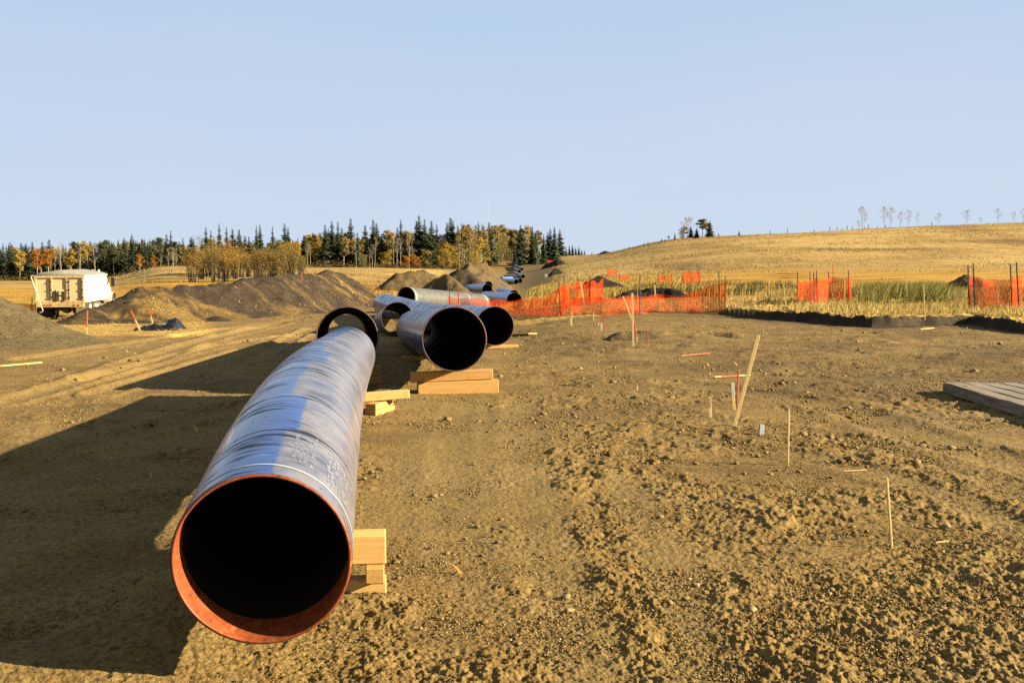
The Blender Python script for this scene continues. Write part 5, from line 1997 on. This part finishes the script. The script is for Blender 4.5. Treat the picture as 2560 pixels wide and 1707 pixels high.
def build_trees():
    tree_protos()
    g = random.Random(21)
    items = []   # kind, px, ytop, D, wide

    def add(kind, px, yt, D=None, wide=1.0):
        if D is None:
            D = g.uniform(425, 455)
        items.append([kind, px, yt, D + 165 * float(ss(1150, 1290, px)) * (D < 470), wide])
    for px, yt in [(10, 609), (64, 612), (108, 604), (312.6, 594), (332, 584), (365, 605), (378, 603), (429, 576), (459, 593), (482, 595),
                   (517, 567), (529, 575), (550, 558), (568, 567), (583, 572), (600, 574), (613, 588), (624, 591), (643, 563), (652, 560), (683, 566),
                   (713.5, 558), (722, 568), (761, 588), (814, 562), (822, 570), (831, 553), (846, 554), (856, 568), (878, 545.5), (895, 580), (914, 563), (934, 549), (942, 558),
                   (955, 585), (994, 568), (1003, 549), (1042, 552), (1048, 539), (1062, 547), (1079, 552), (1092, 560), (1118, 556), (1127, 544), (1133, 551), (1145, 563),
                   (1190, 562), (1196, 554), (1206, 558), (1222.6, 555), (1301, 562), (1331, 566), (1339, 579), (1359, 584), (1368, 580), (1375, 571), (1386, 566), (1399, 574)]:
        # the ends of the wood stand a little farther out
        add('spruce', px, yt, g.uniform(420, 445) if px < 1290 else g.uniform(455, 500), g.uniform(.8, 1.4))
    for k in range(30):   # dense dark stand on the outer side
        add('spruce', -60 + k * 13 + g.uniform(-4, 4), g.uniform(602, 640), g.uniform(415, 470), g.uniform(.9, 1.7))
    for k in range(34):   # lower spruces filling the row
        add('spruce', 330 + k * 29 + g.uniform(-9, 9), g.uniform(582, 628), g.uniform(432, 475), g.uniform(.9, 1.7))
    for px, yt in [(1407, 612), (1415, 618), (1423, 612), (1431, 610), (1439, 617), (1447, 616), (1454, 622), (1461, 624)]:
        add('spruce', px, yt, 640, 1.1)
    for px, yt in [(185, 607), (270, 603), (255, 612), (398, 594), (352, 612), (210, 613)]:
        add('pine', px, yt, g.uniform(425, 450))
    for px, yt in [(94, 622), (103, 626), (350, 635), (385, 640), (122, 620), (738, 602)]:
        add('aspen_orange', px, yt, g.uniform(405, 415), 1.15)
    for px, yt in [(222, 607), (179, 620), (740, 600), (786, 584), (795, 590), (970, 574), (975, 580), (1206, 589), (1316, 563), (1310, 572), (50, 622)]:
        add('aspen_yellow', px, yt, g.uniform(418, 430), 1.1)
    for px, yt in [(1015, 575), (1025, 580), (1100, 585), (1160, 560), (1175, 558), (1168, 570), (1240, 562), (1254, 560), (1265, 568), (1275, 572), (1290, 575),
                   (1060, 590), (1142, 590), (1150, 605), (1225, 590), (860, 590), (900, 595)]:
        add('aspen_tan', px, yt, g.uniform(422, 440), 1.1)
    for px, yt in [(640, 600), (700, 598), (770, 600), (1000, 600), (1085, 600), (1235, 600), (1285, 590), (1330, 600), (1345, 605), (455, 610), (945, 600), (985, 590)]:
        add('aspen_olive', px, yt, g.uniform(420, 438), 1.1)
    for px, yt in [(1012, 637), (1040, 635), (1047, 640), (1320, 630)]:
        add('bush_orange', px, yt, g.uniform(395, 405), 1.2)
    for px, yt in [(1122, 604), (1108, 612), (1132, 607), (971, 622), (962, 630), (1195, 592), (1212, 595), (1183, 625), (1070, 622), (1145, 630)]:
        add('bush_yellow', px, yt, g.uniform(398, 410), 1.15)
    for px, yt in [(1270, 620), (1300, 622), (1335, 625), (1090, 630), (1165, 622), (1240, 625), (1255, 600), (905, 630)]:
        add('bush_olive', px, yt, g.uniform(400, 412), 1.1)
    # more crowns closing the row
    for k in range(34):
        px = 775 + k * 12.2 + g.uniform(-5, 5)
        add(g.choice(['aspen_tan', 'aspen_olive', 'aspen_olive', 'aspen_yellow', 'spruce']), px, g.uniform(578, 612), g.uniform(428, 455), g.uniform(1.0, 1.3))
    for k in range(30):
        px = 1158 + k * 6.6 + g.uniform(-3, 3)
        add(g.choice(['aspen_tan', 'aspen_olive', 'aspen_tan', 'spruce', 'bare']), px, g.uniform(562, 606), g.uniform(405, 450), g.uniform(1.0, 1.3))
    for k in range(14):
        add(g.choice(['aspen_olive', 'spruce', 'pine']), 290 + k * 14 + g.uniform(-5, 5), g.uniform(604, 628), g.uniform(430, 450), 1.2)
    for k in range(64):
        px = 40 + k * 17.6 + g.uniform(-6, 6)
        kk = 'spruce' if k % 3 else g.choice(['aspen_olive', 'aspen_tan', 'aspen_yellow'])
        add(kk, px, g.uniform(594, 626) - (10 if px > 500 else 0), g.uniform(448, 468), g.uniform(1.1, 1.7))
    for k, px in enumerate([153, 200, 238, 137, 401, 434, 441, 420, 925, 930, 938, 985, 992, 1000, 1023, 1029, 1072, 1078, 1084, 1095, 1150, 1158, 1172, 1180, 1200, 1230, 1246, 1258, 1263,
                            1280, 1293, 1305, 1313, 1322, 1338, 1350, 772, 777, 890, 900, 908, 915]):
        add('bare', px + g.uniform(-2, 2), g.uniform(588, 640) if px > 450 else g.uniform(600, 640), g.uniform(402, 418), g.uniform(.8, 1.1))
    info = {'spruce': ('spruce_tree', 'spruce', 'dark green spruce'), 'pine': ('pine_tree', 'pine', 'dark round crowned pine'),
            'aspen_orange': ('aspen_tree', 'aspen', 'orange leaved aspen'), 'aspen_yellow': ('aspen_tree', 'aspen', 'bright yellow aspen'),
            'aspen_tan': ('aspen_tree', 'aspen', 'thinning tan aspen'), 'aspen_olive': ('aspen_tree', 'aspen', 'olive green aspen'),
            'bush_orange': ('bush', 'bush', 'orange autumn bush'), 'bush_yellow': ('bush', 'bush', 'yellow many stemmed bush'),
            'bush_olive': ('bush', 'bush', 'olive many stemmed bush'), 'bare': ('birch_tree', 'birch', 'bare white trunked birch')}
    by = {}
    for it in items:
        by.setdefault((it[0], band(it[1])), []).append(it)
    for (kind, bd), lst in by.items():
        nm, cat, desc = info[kind]
        lst.sort(key=lambda t: t[2])
        for k, (kd, px, yt, D, wide) in enumerate(lst):
            if len(lst) == 1:
                lab = f'{desc} {bd}, the only one there'; gp = None
            elif k == 0:
                lab = f'tallest {desc} {bd}'; gp = None
            elif k == 1 and len(lst) > 2:
                lab = f'second tallest {desc} {bd}'; gp = None
            elif k == len(lst) - 1:
                lab = f'lowest {desc} {bd}'; gp = None
            else:
                lab = f'medium tall {desc} in the row {bd}'; gp = f'{cat} trees of middle height {bd}, {desc}'
            tree(kind, nm, lab, cat, gp, px, yt, D, wide)
    # willow thicket on the knoll, before the wood
    wl = []
    for k in range(40):
        px = 478 + k * 7.2 + g.uniform(-5, 5)
        env = 618 + 10 * math.sin(px / 31.0) + (26 * max(0, (px - 690) / 80)) + 40 * max(0, (500 - px) / 40)
        col = g.choice(['yellow', 'orange', 'yellow', 'olive', 'orange'])
        if px > 660:
            col = g.choice(['olive', 'olive', 'yellow'])
        wl.append((px, env + g.uniform(-9, 24), g.uniform(150, 195), col))
    wl.sort(key=lambda t: t[1])
    for k, (px, yt, D, col) in enumerate(wl):
        side = 'truck end' if px < 560 else ('middle' if px < 660 else 'pipe end')
        tree('willow_' + col, 'willow_bush', f'{col} leaved willow in the {side} of the thicket above the windrow', 'willow', f'{col} willows in the {side} of the thicket', px, yt, D, g.uniform(.8, 1.05))
    for k, px in enumerate([348, 361, 414, 436, 452, 463, 470]):
        tree('bare', 'sapling', 'thin bare sapling on the knoll beside the willow thicket', 'sapling', 'bare saplings on the knoll', px, (680, 672, 668, 672, 668, 664, 660)[k], 150 + 6 * k, .7)
    # clump and loose trees on the hill
    hl = [('ridge_leafy', 1716, 544, 432, 1.2, 'pale tall birch over the clump on the hill shoulder', 'birch'),
          ('aspen_tan', 1708, 566, 430, 2.2, 'tan shrubby aspen at the foot of the pale birch on the hill shoulder', 'aspen'),
          ('bush_olive', 1702, 576, 426, 1.6, 'olive bush at the lower edge of the hill clump', 'bush'),
          ('spruce', 1726, 566, 431, 1.8, 'dark squat spruce in the middle of the hill clump', 'spruce'),
          ('spruce', 1740, 570, 430, 1.8, 'second squat spruce in the middle of the hill clump', 'spruce'),
          ('pine', 1754, 549, 433, 1.9, 'tallest dark conifer of the hill clump', 'pine'),
          ('aspen_yellow', 1766, 556, 430, 1.8, 'yellowish aspen between the conifers of the hill clump', 'aspen'),
          ('spruce', 1773, 552, 428, 1.6, 'spruce at the upper edge of the hill clump', 'spruce'),
          ('spruce', 1686, 581, 438, 1.0, 'slim spruce standing just below the hill clump', 'spruce'),
          ('pine', 1671, 590, 440, 1.5, 'low dark pine down the slope from the hill clump', 'pine'),
          ('spruce', 1661, 598, 442, 1.8, 'short broad spruce next to the low dark pine on the skyline', 'spruce'),
          ('spruce', 1653, 595, 445, 1.4, 'small spruce outermost of the low group on the skyline', 'spruce'),
          ('spruce', 1632, 605, 450, 1.2, 'tiny spruce top alone on the falling skyline', 'spruce'),
          ('spruce', 1619, 603, 455, 1.2, 'small pointed spruce on the falling skyline', 'spruce'),
          ('spruce', 1609, 606, 460, 1.2, 'small spruce on the falling skyline next to the pointed one', 'spruce'),
          ('spruce', 1572, 616, 470, 1.6, 'last small spruce where the hill shoulder meets the sky', 'spruce'),
          ('spruce', 1582, 619, 472, 2.0, 'low broad spruce beside the last small one on the hill shoulder', 'spruce'),
          ('spruce', 1846, 576, 470, 1.2, 'lone tiny spruce peeking over the bare crest', 'spruce'),
          ('spruce', 1795, 582, 470, 1.2, 'tiny spruce top over the crest close to the hill clump', 'spruce'),
          ('ridge_leafy', 2152, 517, 422, .9, 'fullest pale yellow aspen on the hill crest', 'aspen'),
          ('ridge_leafy', 2143, 552, 421, .9, 'small leafy tree at the foot of the fullest pale yellow aspen', 'aspen'),
          ('ridge', 2207, 519, 423, .75, 'tall thin bare tree on the crest, first of the pair after the yellow aspen', 'aspen'),
          ('ridge', 2223, 521, 424, .75, 'tall thin bare tree on the crest, second of the pair after the yellow aspen', 'aspen'),
          ('ridge', 2248, 531, 424, .8, 'shorter bare tree on the crest beyond the tall thin pair', 'aspen'),
          ('ridge', 2267.5, 528, 424, .85, 'wider bare tree on the crest beside the shorter one', 'aspen'),
          ('ridge', 2290, 535, 424, .7, 'faint slim bare tree on the crest after the two wider ones', 'aspen'),
          ('ridge', 2342, 535, 424, .9, 'lone bare tree in the wide gap on the crest', 'aspen'),
          ('ridge', 2412, 527, 424, 1.1, 'broadest bare tree on the crest, its crown open', 'aspen'),
          ('ridge', 2447, 545, 424, .9, 'lowest bare sapling on the crest', 'sapling'),
          ('ridge', 2491, 524, 424, .9, 'upright greyish bare tree near the end of the crest', 'aspen'),
          ('ridge', 2530, 531, 424, .8, 'bare tree second from the end of the crest', 'aspen'),
          ('ridge', 2554, 524, 424, .9, 'bare tree cut by the frame at the end of the crest', 'aspen')]
    nmap = {'birch': 'birch_tree', 'aspen': 'aspen_tree', 'bush': 'bush', 'spruce': 'spruce_tree', 'pine': 'pine_tree', 'sapling': 'sapling'}
    for kind, px, yt, D, wide, lab, cat in hl:
        tree(kind, nmap[cat], lab, cat, None, px, yt, D, wide)
    # the closed wood behind, one mass
    V, Fq, Ft, ti = [], [], [], []
    gg = np.random.default_rng(7)
    for k in range(1900):
        px = gg.uniform(-350, 1400); D = gg.uniform(446, 500)
        D += 150 * float(ss(1150, 1290, px))
        q = at(px, 690, D)
        z = T(q.x, q.y)
        top = 616 + 10 * math.sin(px / 70) - (18 if 780 < px < 1300 else 0) + 16 * max(0, (px - 1300) / 100)
        h = max(2.5, (at(px, top + gg.uniform(-14, 30), D).z - z))
        w = h * .20
        n = 22
        tc = gg.uniform(0, 1)
        for j in range(n):
            f = j / n
            for s in range(4):
                a = gg.uniform(0, 2 * PI)
                r = w * (1 - f) * gg.uniform(.6, 1.2) + .15
                c = np.array([q.x, q.y, z + h * (.04 + .94 * f)])
                e = c + np.array([math.cos(a) * r, math.sin(a) * r, -h * .03])
                sd = np.array([-math.sin(a), math.cos(a), .3]) * r * .45
                i = len(V)
                V += [c - sd * .3 + np.array([0, 0, h * .05]), e - sd, e + sd]
                Ft.append((i, i + 1, i + 2))
                ti += [tc * .6 + gg.uniform(0, .4)] * 3
    me = tri_mesh('dense_wood', V, Fq, Ft, ti)
    o = link_mesh('dense_wood', me, MAT['wood_mass'])
    tag(o, 'dark depth of the spruce and aspen wood behind its front row', 'wood', kind='stuff')
    V, Fq, ti = [], [], []
    for k in range(6500):
        px = gg.uniform(-350, 1345); D = gg.uniform(398, 440) + 165 * float(ss(1150, 1290, px))
        q = at(px, 690, D)
        z = T(q.x, q.y)
        leaf_cloud(V, Fq, ti, gg, np.array([q.x, q.y, z + abs(gg.normal(0, 1.1))]), .7, 5, .17)
    me = tri_mesh('undergrowth', V, Fq, [], ti)
    o = link_mesh('undergrowth', me, MAT['under'])
    tag(o, 'brown and olive undergrowth along the foot of the wood', 'undergrowth', kind='stuff')


# ------------------------------------------------------------------ materials list
MAT = {}


def make_materials():
    M = MAT
    M['ground'] = mat_ground()
    M['clod'] = mat_clod()
    M['blade'] = mat_blade('grass_blades')
    M['pipe'] = mat_pipe()
    M['pale_pipe'] = mat_pale_pipe()
    bp = NT('blue_pipe_coating', .32, .75)
    nb = bp.noise(bp.mapv(bp.obj(), (1, .3, 1)), 1.6, 5, .6)
    bp.put(bp.b.inputs['Base Color'], bp.ramp(nb, [(.3, (.035, .065, .17)), (.7, (.075, .12, .25))]))
    M['blue_pipe'] = bp.m
    M['white_pipe'] = plain('white_pipe_coating', (.55, .55, .54), .5)
    M['bore_shade'] = plain('pipe_inside', (.022, .017, .014), .8, .08)  # deep shade inside the pipes put into the colour
    M['rust'] = mat_rust('rusty_steel', (.13, .055, .04), (.24, .11, .075))
    M['grey_board'] = plain('weathered_board', (.24, .25, .30), .7)
    M['rust_bright'] = mat_rust('orange_rust', (.24, .050, .012), (.42, .108, .028), .5)
    M['band_white'] = plain('white_band', (.45, .50, .58), .4)
    M['stencil'] = plain('worn_stencil', (.20, .225, .32), .4, .5, 0, .4, 25)

    def wood(name, lo, hi, dark):
        m = NT(name, .75, .2)
        o = m.obj()
        n = m.noise(m.mapv(o, (1.2, 14, 14)), 2.0, 5, .6, .5)
        c = m.ramp(n, [(.3, lo), (.7, hi)])
        c = m.mix(m.ramp(m.noise(o, 5, 3, .6), [(.58, 0.0), (.72, .5)]), c, dark)
        oi = m.n('ShaderNodeObjectInfo')
        c = m.mix(m.math('MULTIPLY', oi.outputs['Random'], .3), c, dark)
        m.color(c)
        m.bump(n, .25, .003)
        return m.m
    M['wood'] = wood('sawn_timber', (.60, .34, .105), (.78, .48, .17), (.44, .24, .075))
    M['wood_pale'] = wood('pale_timber', (.78, .50, .17), (.95, .66, .27), (.60, .37, .12))
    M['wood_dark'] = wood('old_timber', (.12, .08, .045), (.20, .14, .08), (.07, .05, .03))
    M['lath'] = wood('lath_wood', (.82, .60, .27), (.98, .76, .40), (.68, .48, .2))
    mg = NT('weathered_planks', .9, .1)
    o = mg.obj()
    n = mg.noise(mg.mapv(o, (9, .7, 9)), 2.0, 6, .65, .4)
    c = mg.ramp(n, [(.28, (.15, .125, .11)), (.55, (.36, .31, .28)), (.75, (.48, .43, .40))])
    c = mg.mix(mg.ramp(mg.noise(o, 3.5, 5, .65), [(.52, 0.0), (.68, .75)]), c, (.26, .19, .10))
    mg.color(c); mg.bump(n, .6, .008)
    M['wood_grey'] = mg.m
    M['paint_white'] = plain('white_paint', (.72, .71, .68), .6)
    M['paint_orange'] = plain('orange_paint', (.72, .15, .03), .55)
    M['paint_yellow'] = plain('yellow_paint', (.70, .48, .08), .6)
    M['ink'] = plain('marker_ink', (.09, .08, .06), .6)
    M['steel'] = plain('dark_steel', (.045, .028, .024), .6, .4)
    M['net'] = mat_net()
    m = NT('truck_white', .45, .4)
    n = m.noise(m.obj(), 3.0, 6, .65)
    c = m.ramp(n, [(.3, (.58, .57, .54)), (.7, (.72, .71, .70))])
    z = m.sepv(m.obj())[2]
    c = m.mix(m.ramp(z, [(.55, .6), (1.15, 0.0)]), c, (.52, .42, .26))
    m.color(c)
    M['truck_white'] = m.m

    def cream(name, a, b, rustf):
        m = NT(name, .6, .3)
        o = m.obj()
        c = m.ramp(m.noise(m.mapv(o, (3, 1, 1)), 2.2, 5, .6), [(.3, a), (.7, b)])
        r = m.ramp(m.noise(m.mapv(o, (5, 1, 2)), 3.5, 7, .7), [(.52, 0.0), (.66, rustf)])
        c = m.mix(r, c, (.36, .16, .05))
        m.color(c)
        return m.m
    M['truck_cream'] = cream('cream_panel', (.82, .68, .40), (.95, .80, .50), .5)
    M['truck_trim'] = cream('rust_stained_frame', (.66, .44, .21), (.84, .62, .33), .9)
    M['tarp'] = plain('grey_tarp', (.36, .34, .31), .7)
    M['black_steel'] = plain('sooty_steel', (.025, .022, .02), .7)
    M['dull_metal'] = plain('dull_metal', (.30, .27, .22), .5, .5, .4)
    M['rubber'] = plain('tyre_rubber', (.025, .023, .02), .85)
    M['flap'] = plain('mud_flap', (.32, .26, .16), .8)
    M['glass'] = plain('cab_glass', (.03, .04, .045), .08, .6)
    M['red_lamp'] = plain('lamp_red', (.38, .10, .04), .3)
    pl = NT('black_plastic', .42, .35)
    pl.color((.012, .012, .018))
    M['plastic'] = pl.m
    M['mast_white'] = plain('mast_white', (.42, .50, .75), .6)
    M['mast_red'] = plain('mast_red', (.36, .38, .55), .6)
    M['heap_olive'] = mat_heap('olive_spoil', (.195, .150, .075), (.245, .195, .105), (.29, .235, .135), 0, 1.1)
    M['heap_straw'] = mat_heap('straw_topsoil', (.060, .043, .032), (.100, .073, .052), (.150, .115, .075), .7, 1.3)
    M['heap_brown'] = mat_heap('brown_spoil', (.13, .092, .05), (.20, .142, .07), (.27, .19, .095), 0, .7)
    M['heap_dark'] = mat_heap('dark_spoil', (.055, .042, .03), (.095, .07, .045), (.16, .118, .068), 0, 1.2)
    M['heap_black'] = mat_heap('black_topsoil', (.025, .022, .02), (.045, .038, .03), (.085, .065, .045), 0, 1.2)
    M['heap_sand'] = mat_heap('tan_sand', (.56, .40, .20), (.70, .52, .28), (.78, .6, .34), 0, .6)
    M['bark_dark'] = plain('dark_bark', (.07, .052, .04), .9, .1)
    M['bark_pale'] = plain('pale_bark', (.50, .47, .41), .8, .15, 0, .3, 12)
    M['bark_grey'] = plain('grey_bark', (.075, .062, .05), .9, .1)
    M['needles'] = leafmat('spruce_needles', (.030, .050, .032), (.135, .170, .095), .15)
    M['pine_needles'] = leafmat('pine_needles', (.040, .056, .026), (.16, .175, .075), .2)
    M['leaf_yellow'] = leafmat('yellow_leaves', (.34, .22, .03), (.80, .58, .11), .4)
    M['leaf_orange'] = leafmat('orange_leaves', (.34, .14, .018), (.78, .36, .04), .4)
    M['leaf_olive'] = leafmat('olive_leaves', (.15, .14, .035), (.42, .38, .10), .35)
    M['leaf_tan'] = leafmat('tan_leaves', (.25, .18, .06), (.56, .44, .18), .35)
    M['willow_yellow'] = leafmat('willow_yellow', (.24, .155, .03), (.60, .40, .075), .35)
    M['willow_orange'] = leafmat('willow_orange', (.25, .135, .028), (.58, .34, .06), .35)
    M['willow_olive'] = leafmat('willow_olive', (.15, .125, .035), (.40, .32, .09), .35)
    M['leaf_pale'] = leafmat('pale_leaves', (.34, .26, .09), (.60, .48, .2), .4)
    M['twigs'] = leafmat('bare_twigs', (.22, .185, .14), (.42, .36, .28), .0)
    M['twigs_pale'] = leafmat('pale_twigs', (.26, .23, .19), (.40, .36, .31), .0)
    M['wood_mass'] = leafmat('deep_wood', (.02, .03, .016), (.15, .12, .045), .1)
    M['under'] = leafmat('undergrowth', (.08, .06, .025), (.30, .20, .065), .2)


# ------------------------------------------------------------------ light and camera
def build_world():
    el = math.radians(19.5)
    travel = math.radians(8.0)      # the light crosses the pipes a little from behind the camera
    sd = Vector((math.cos(el) * math.cos(travel), -math.cos(el) * math.sin(travel), math.sin(el)))   # towards the sun
    w = bpy.data.worlds.new('World')
    SC.world = w
    w.use_nodes = True
    nt = w.node_tree
    bg = nt.nodes['Background']
    sky = nt.nodes.new('ShaderNodeTexSky')
    sky.sky_type = 'NISHITA'
    sky.sun_disc = False
    sky.sun_elevation = el
    sky.sun_rotation = math.atan2(sd.x, sd.y)
    sky.altitude = 700
    sky.air_density = 1.0
    sky.dust_density = .7
    sky.ozone_density = 2.2
    # thin veils of high cloud
    tc = nt.nodes.new('ShaderNodeTexCoord')
    mp = nt.nodes.new('ShaderNodeMapping')
    mp.inputs['Scale'].default_value = (1.1, 1.1, 7.0)
    mp.inputs['Rotation'].default_value = (.05, .10, 0)
    nz = nt.nodes.new('ShaderNodeTexNoise')
    nz.inputs['Scale'].default_value = 1.7; nz.inputs['Detail'].default_value = 5; nz.inputs['Roughness'].default_value = .5
    rp = nt.nodes.new('ShaderNodeValToRGB')
    rp.color_ramp.elements[0].position = .38; rp.color_ramp.elements[0].color = (0, 0, 0, 1)
    rp.color_ramp.elements[1].position = .75; rp.color_ramp.elements[1].color = (1, 1, 1, 1)
    ml = nt.nodes.new('ShaderNodeMath'); ml.operation = 'MULTIPLY_ADD'; ml.inputs[1].default_value = SKY['veil']; ml.inputs[2].default_value = SKY['veil0']
    mx = nt.nodes.new('ShaderNodeMix'); mx.data_type = 'RGBA'
    sp = nt.nodes.new('ShaderNodeSeparateXYZ')
    gr = nt.nodes.new('ShaderNodeValToRGB')
    gr.color_ramp.elements[0].position = .0; gr.color_ramp.elements[0].color = (*[c / 4 for c in SKY['low']], 1)
    gr.color_ramp.elements[1].position = .34; gr.color_ramp.elements[1].color = (*[c / 4 for c in SKY['high']], 1)
    sc4 = nt.nodes.new('ShaderNodeMix'); sc4.data_type = 'RGBA'; sc4.blend_type = 'MULTIPLY'
    sc4.inputs[0].default_value = 1; sc4.inputs[7].default_value = (4, 4, 4, 1)
    nt.links.new(tc.outputs['Generated'], sp.inputs[0]); nt.links.new(sp.outputs[2], gr.inputs[0])
    nt.links.new(gr.outputs[0], sc4.inputs[6]); nt.links.new(sc4.outputs[2], mx.inputs[7])
    cap = nt.nodes.new('ShaderNodeMix'); cap.data_type = 'RGBA'; cap.blend_type = 'DARKEN'
    cap.inputs[0].default_value = .93; cap.inputs[7].default_value = (*SKY['cap'], 1)
    L = nt.links.new
    L(tc.outputs['Generated'], mp.inputs[0]); L(mp.outputs[0], nz.inputs['Vector']); L(nz.outputs['Fac'], rp.inputs[0])
    L(rp.outputs[0], ml.inputs[0]); L(ml.outputs[0], mx.inputs[0]); L(sky.outputs[0], cap.inputs[6]); L(cap.outputs[2], mx.inputs[6])
    mp2 = nt.nodes.new('ShaderNodeMapping'); mp2.inputs['Scale'].default_value = (.9, .9, 4.0); mp2.inputs['Rotation'].default_value = (.12, -.16, .3)
    nz2 = nt.nodes.new('ShaderNodeTexNoise'); nz2.inputs['Scale'].default_value = 1.3; nz2.inputs['Detail'].default_value = 6; nz2.inputs['Roughness'].default_value = .55
    rp2 = nt.nodes.new('ShaderNodeValToRGB')
    rp2.color_ramp.elements[0].position = .40; rp2.color_ramp.elements[0].color = (0, 0, 0, 1)
    rp2.color_ramp.elements[1].position = .72; rp2.color_ramp.elements[1].color = (.55, .55, .55, 1)
    mc = nt.nodes.new('ShaderNodeMix'); mc.data_type = 'RGBA'; mc.inputs[7].default_value = (*SKY['cloud'], 1)
    L(tc.outputs['Generated'], mp2.inputs[0]); L(mp2.outputs[0], nz2.inputs['Vector']); L(nz2.outputs['Fac'], rp2.inputs[0]); L(rp2.outputs[0], mc.inputs[0])
    L(mx.outputs[2], mc.inputs[6]); L(mc.outputs[2], bg.inputs['Color'])
    bg.inputs['Strength'].default_value = SKY['strength']
    ld = bpy.data.lights.new('sun', 'SUN')
    ld.energy = 5.0
    ld.angle = math.radians(.5)
    ld.color = (1.0, .92, .78)
    so = bpy.data.objects.new('sun', ld)
    COL.objects.link(so)
    so.rotation_euler = (-sd).to_track_quat('-Z', 'Y').to_euler()
    so.location = sd * 50
    cam = bpy.data.cameras.new('camera')
    cam.sensor_width = 36
    cam.lens = 36 * F / 2560
    cam.clip_start = .1
    cam.clip_end = 9000
    co = bpy.data.objects.new('camera', cam)
    COL.objects.link(co)
    co.location = (0, 0, H)
    co.rotation_euler = (PI / 2 - P, 0, 0)
    SC.camera = co
    vs = SC.view_settings
    vs.view_transform = 'Standard'
    vs.look = 'None'
    vs.gamma = 1
    vs.exposure = SKY['exposure']
    SC.render.film_transparent = False
    SC.cycles.max_bounces = 6
    SC.cycles.transparent_max_bounces = 16
    SC.cycles.use_denoising = False
    SC.cycles.sample_clamp_indirect = 1.5


SKY = dict(veil=.35, veil0=.60, low=(2.35, 2.78, 3.38), high=(1.58, 2.15, 2.98), cloud=(2.45, 2.75, 3.3), cap=(2.0, 2.48, 3.12), strength=.055, exposure=2.25)

make_materials()
build_world()
build_ground()
build_clods()
build_heaps()
build_vegetation()
build_pipes()
build_timbers()
build_stakes()
build_fences()
build_truck()
build_props()
build_trees()
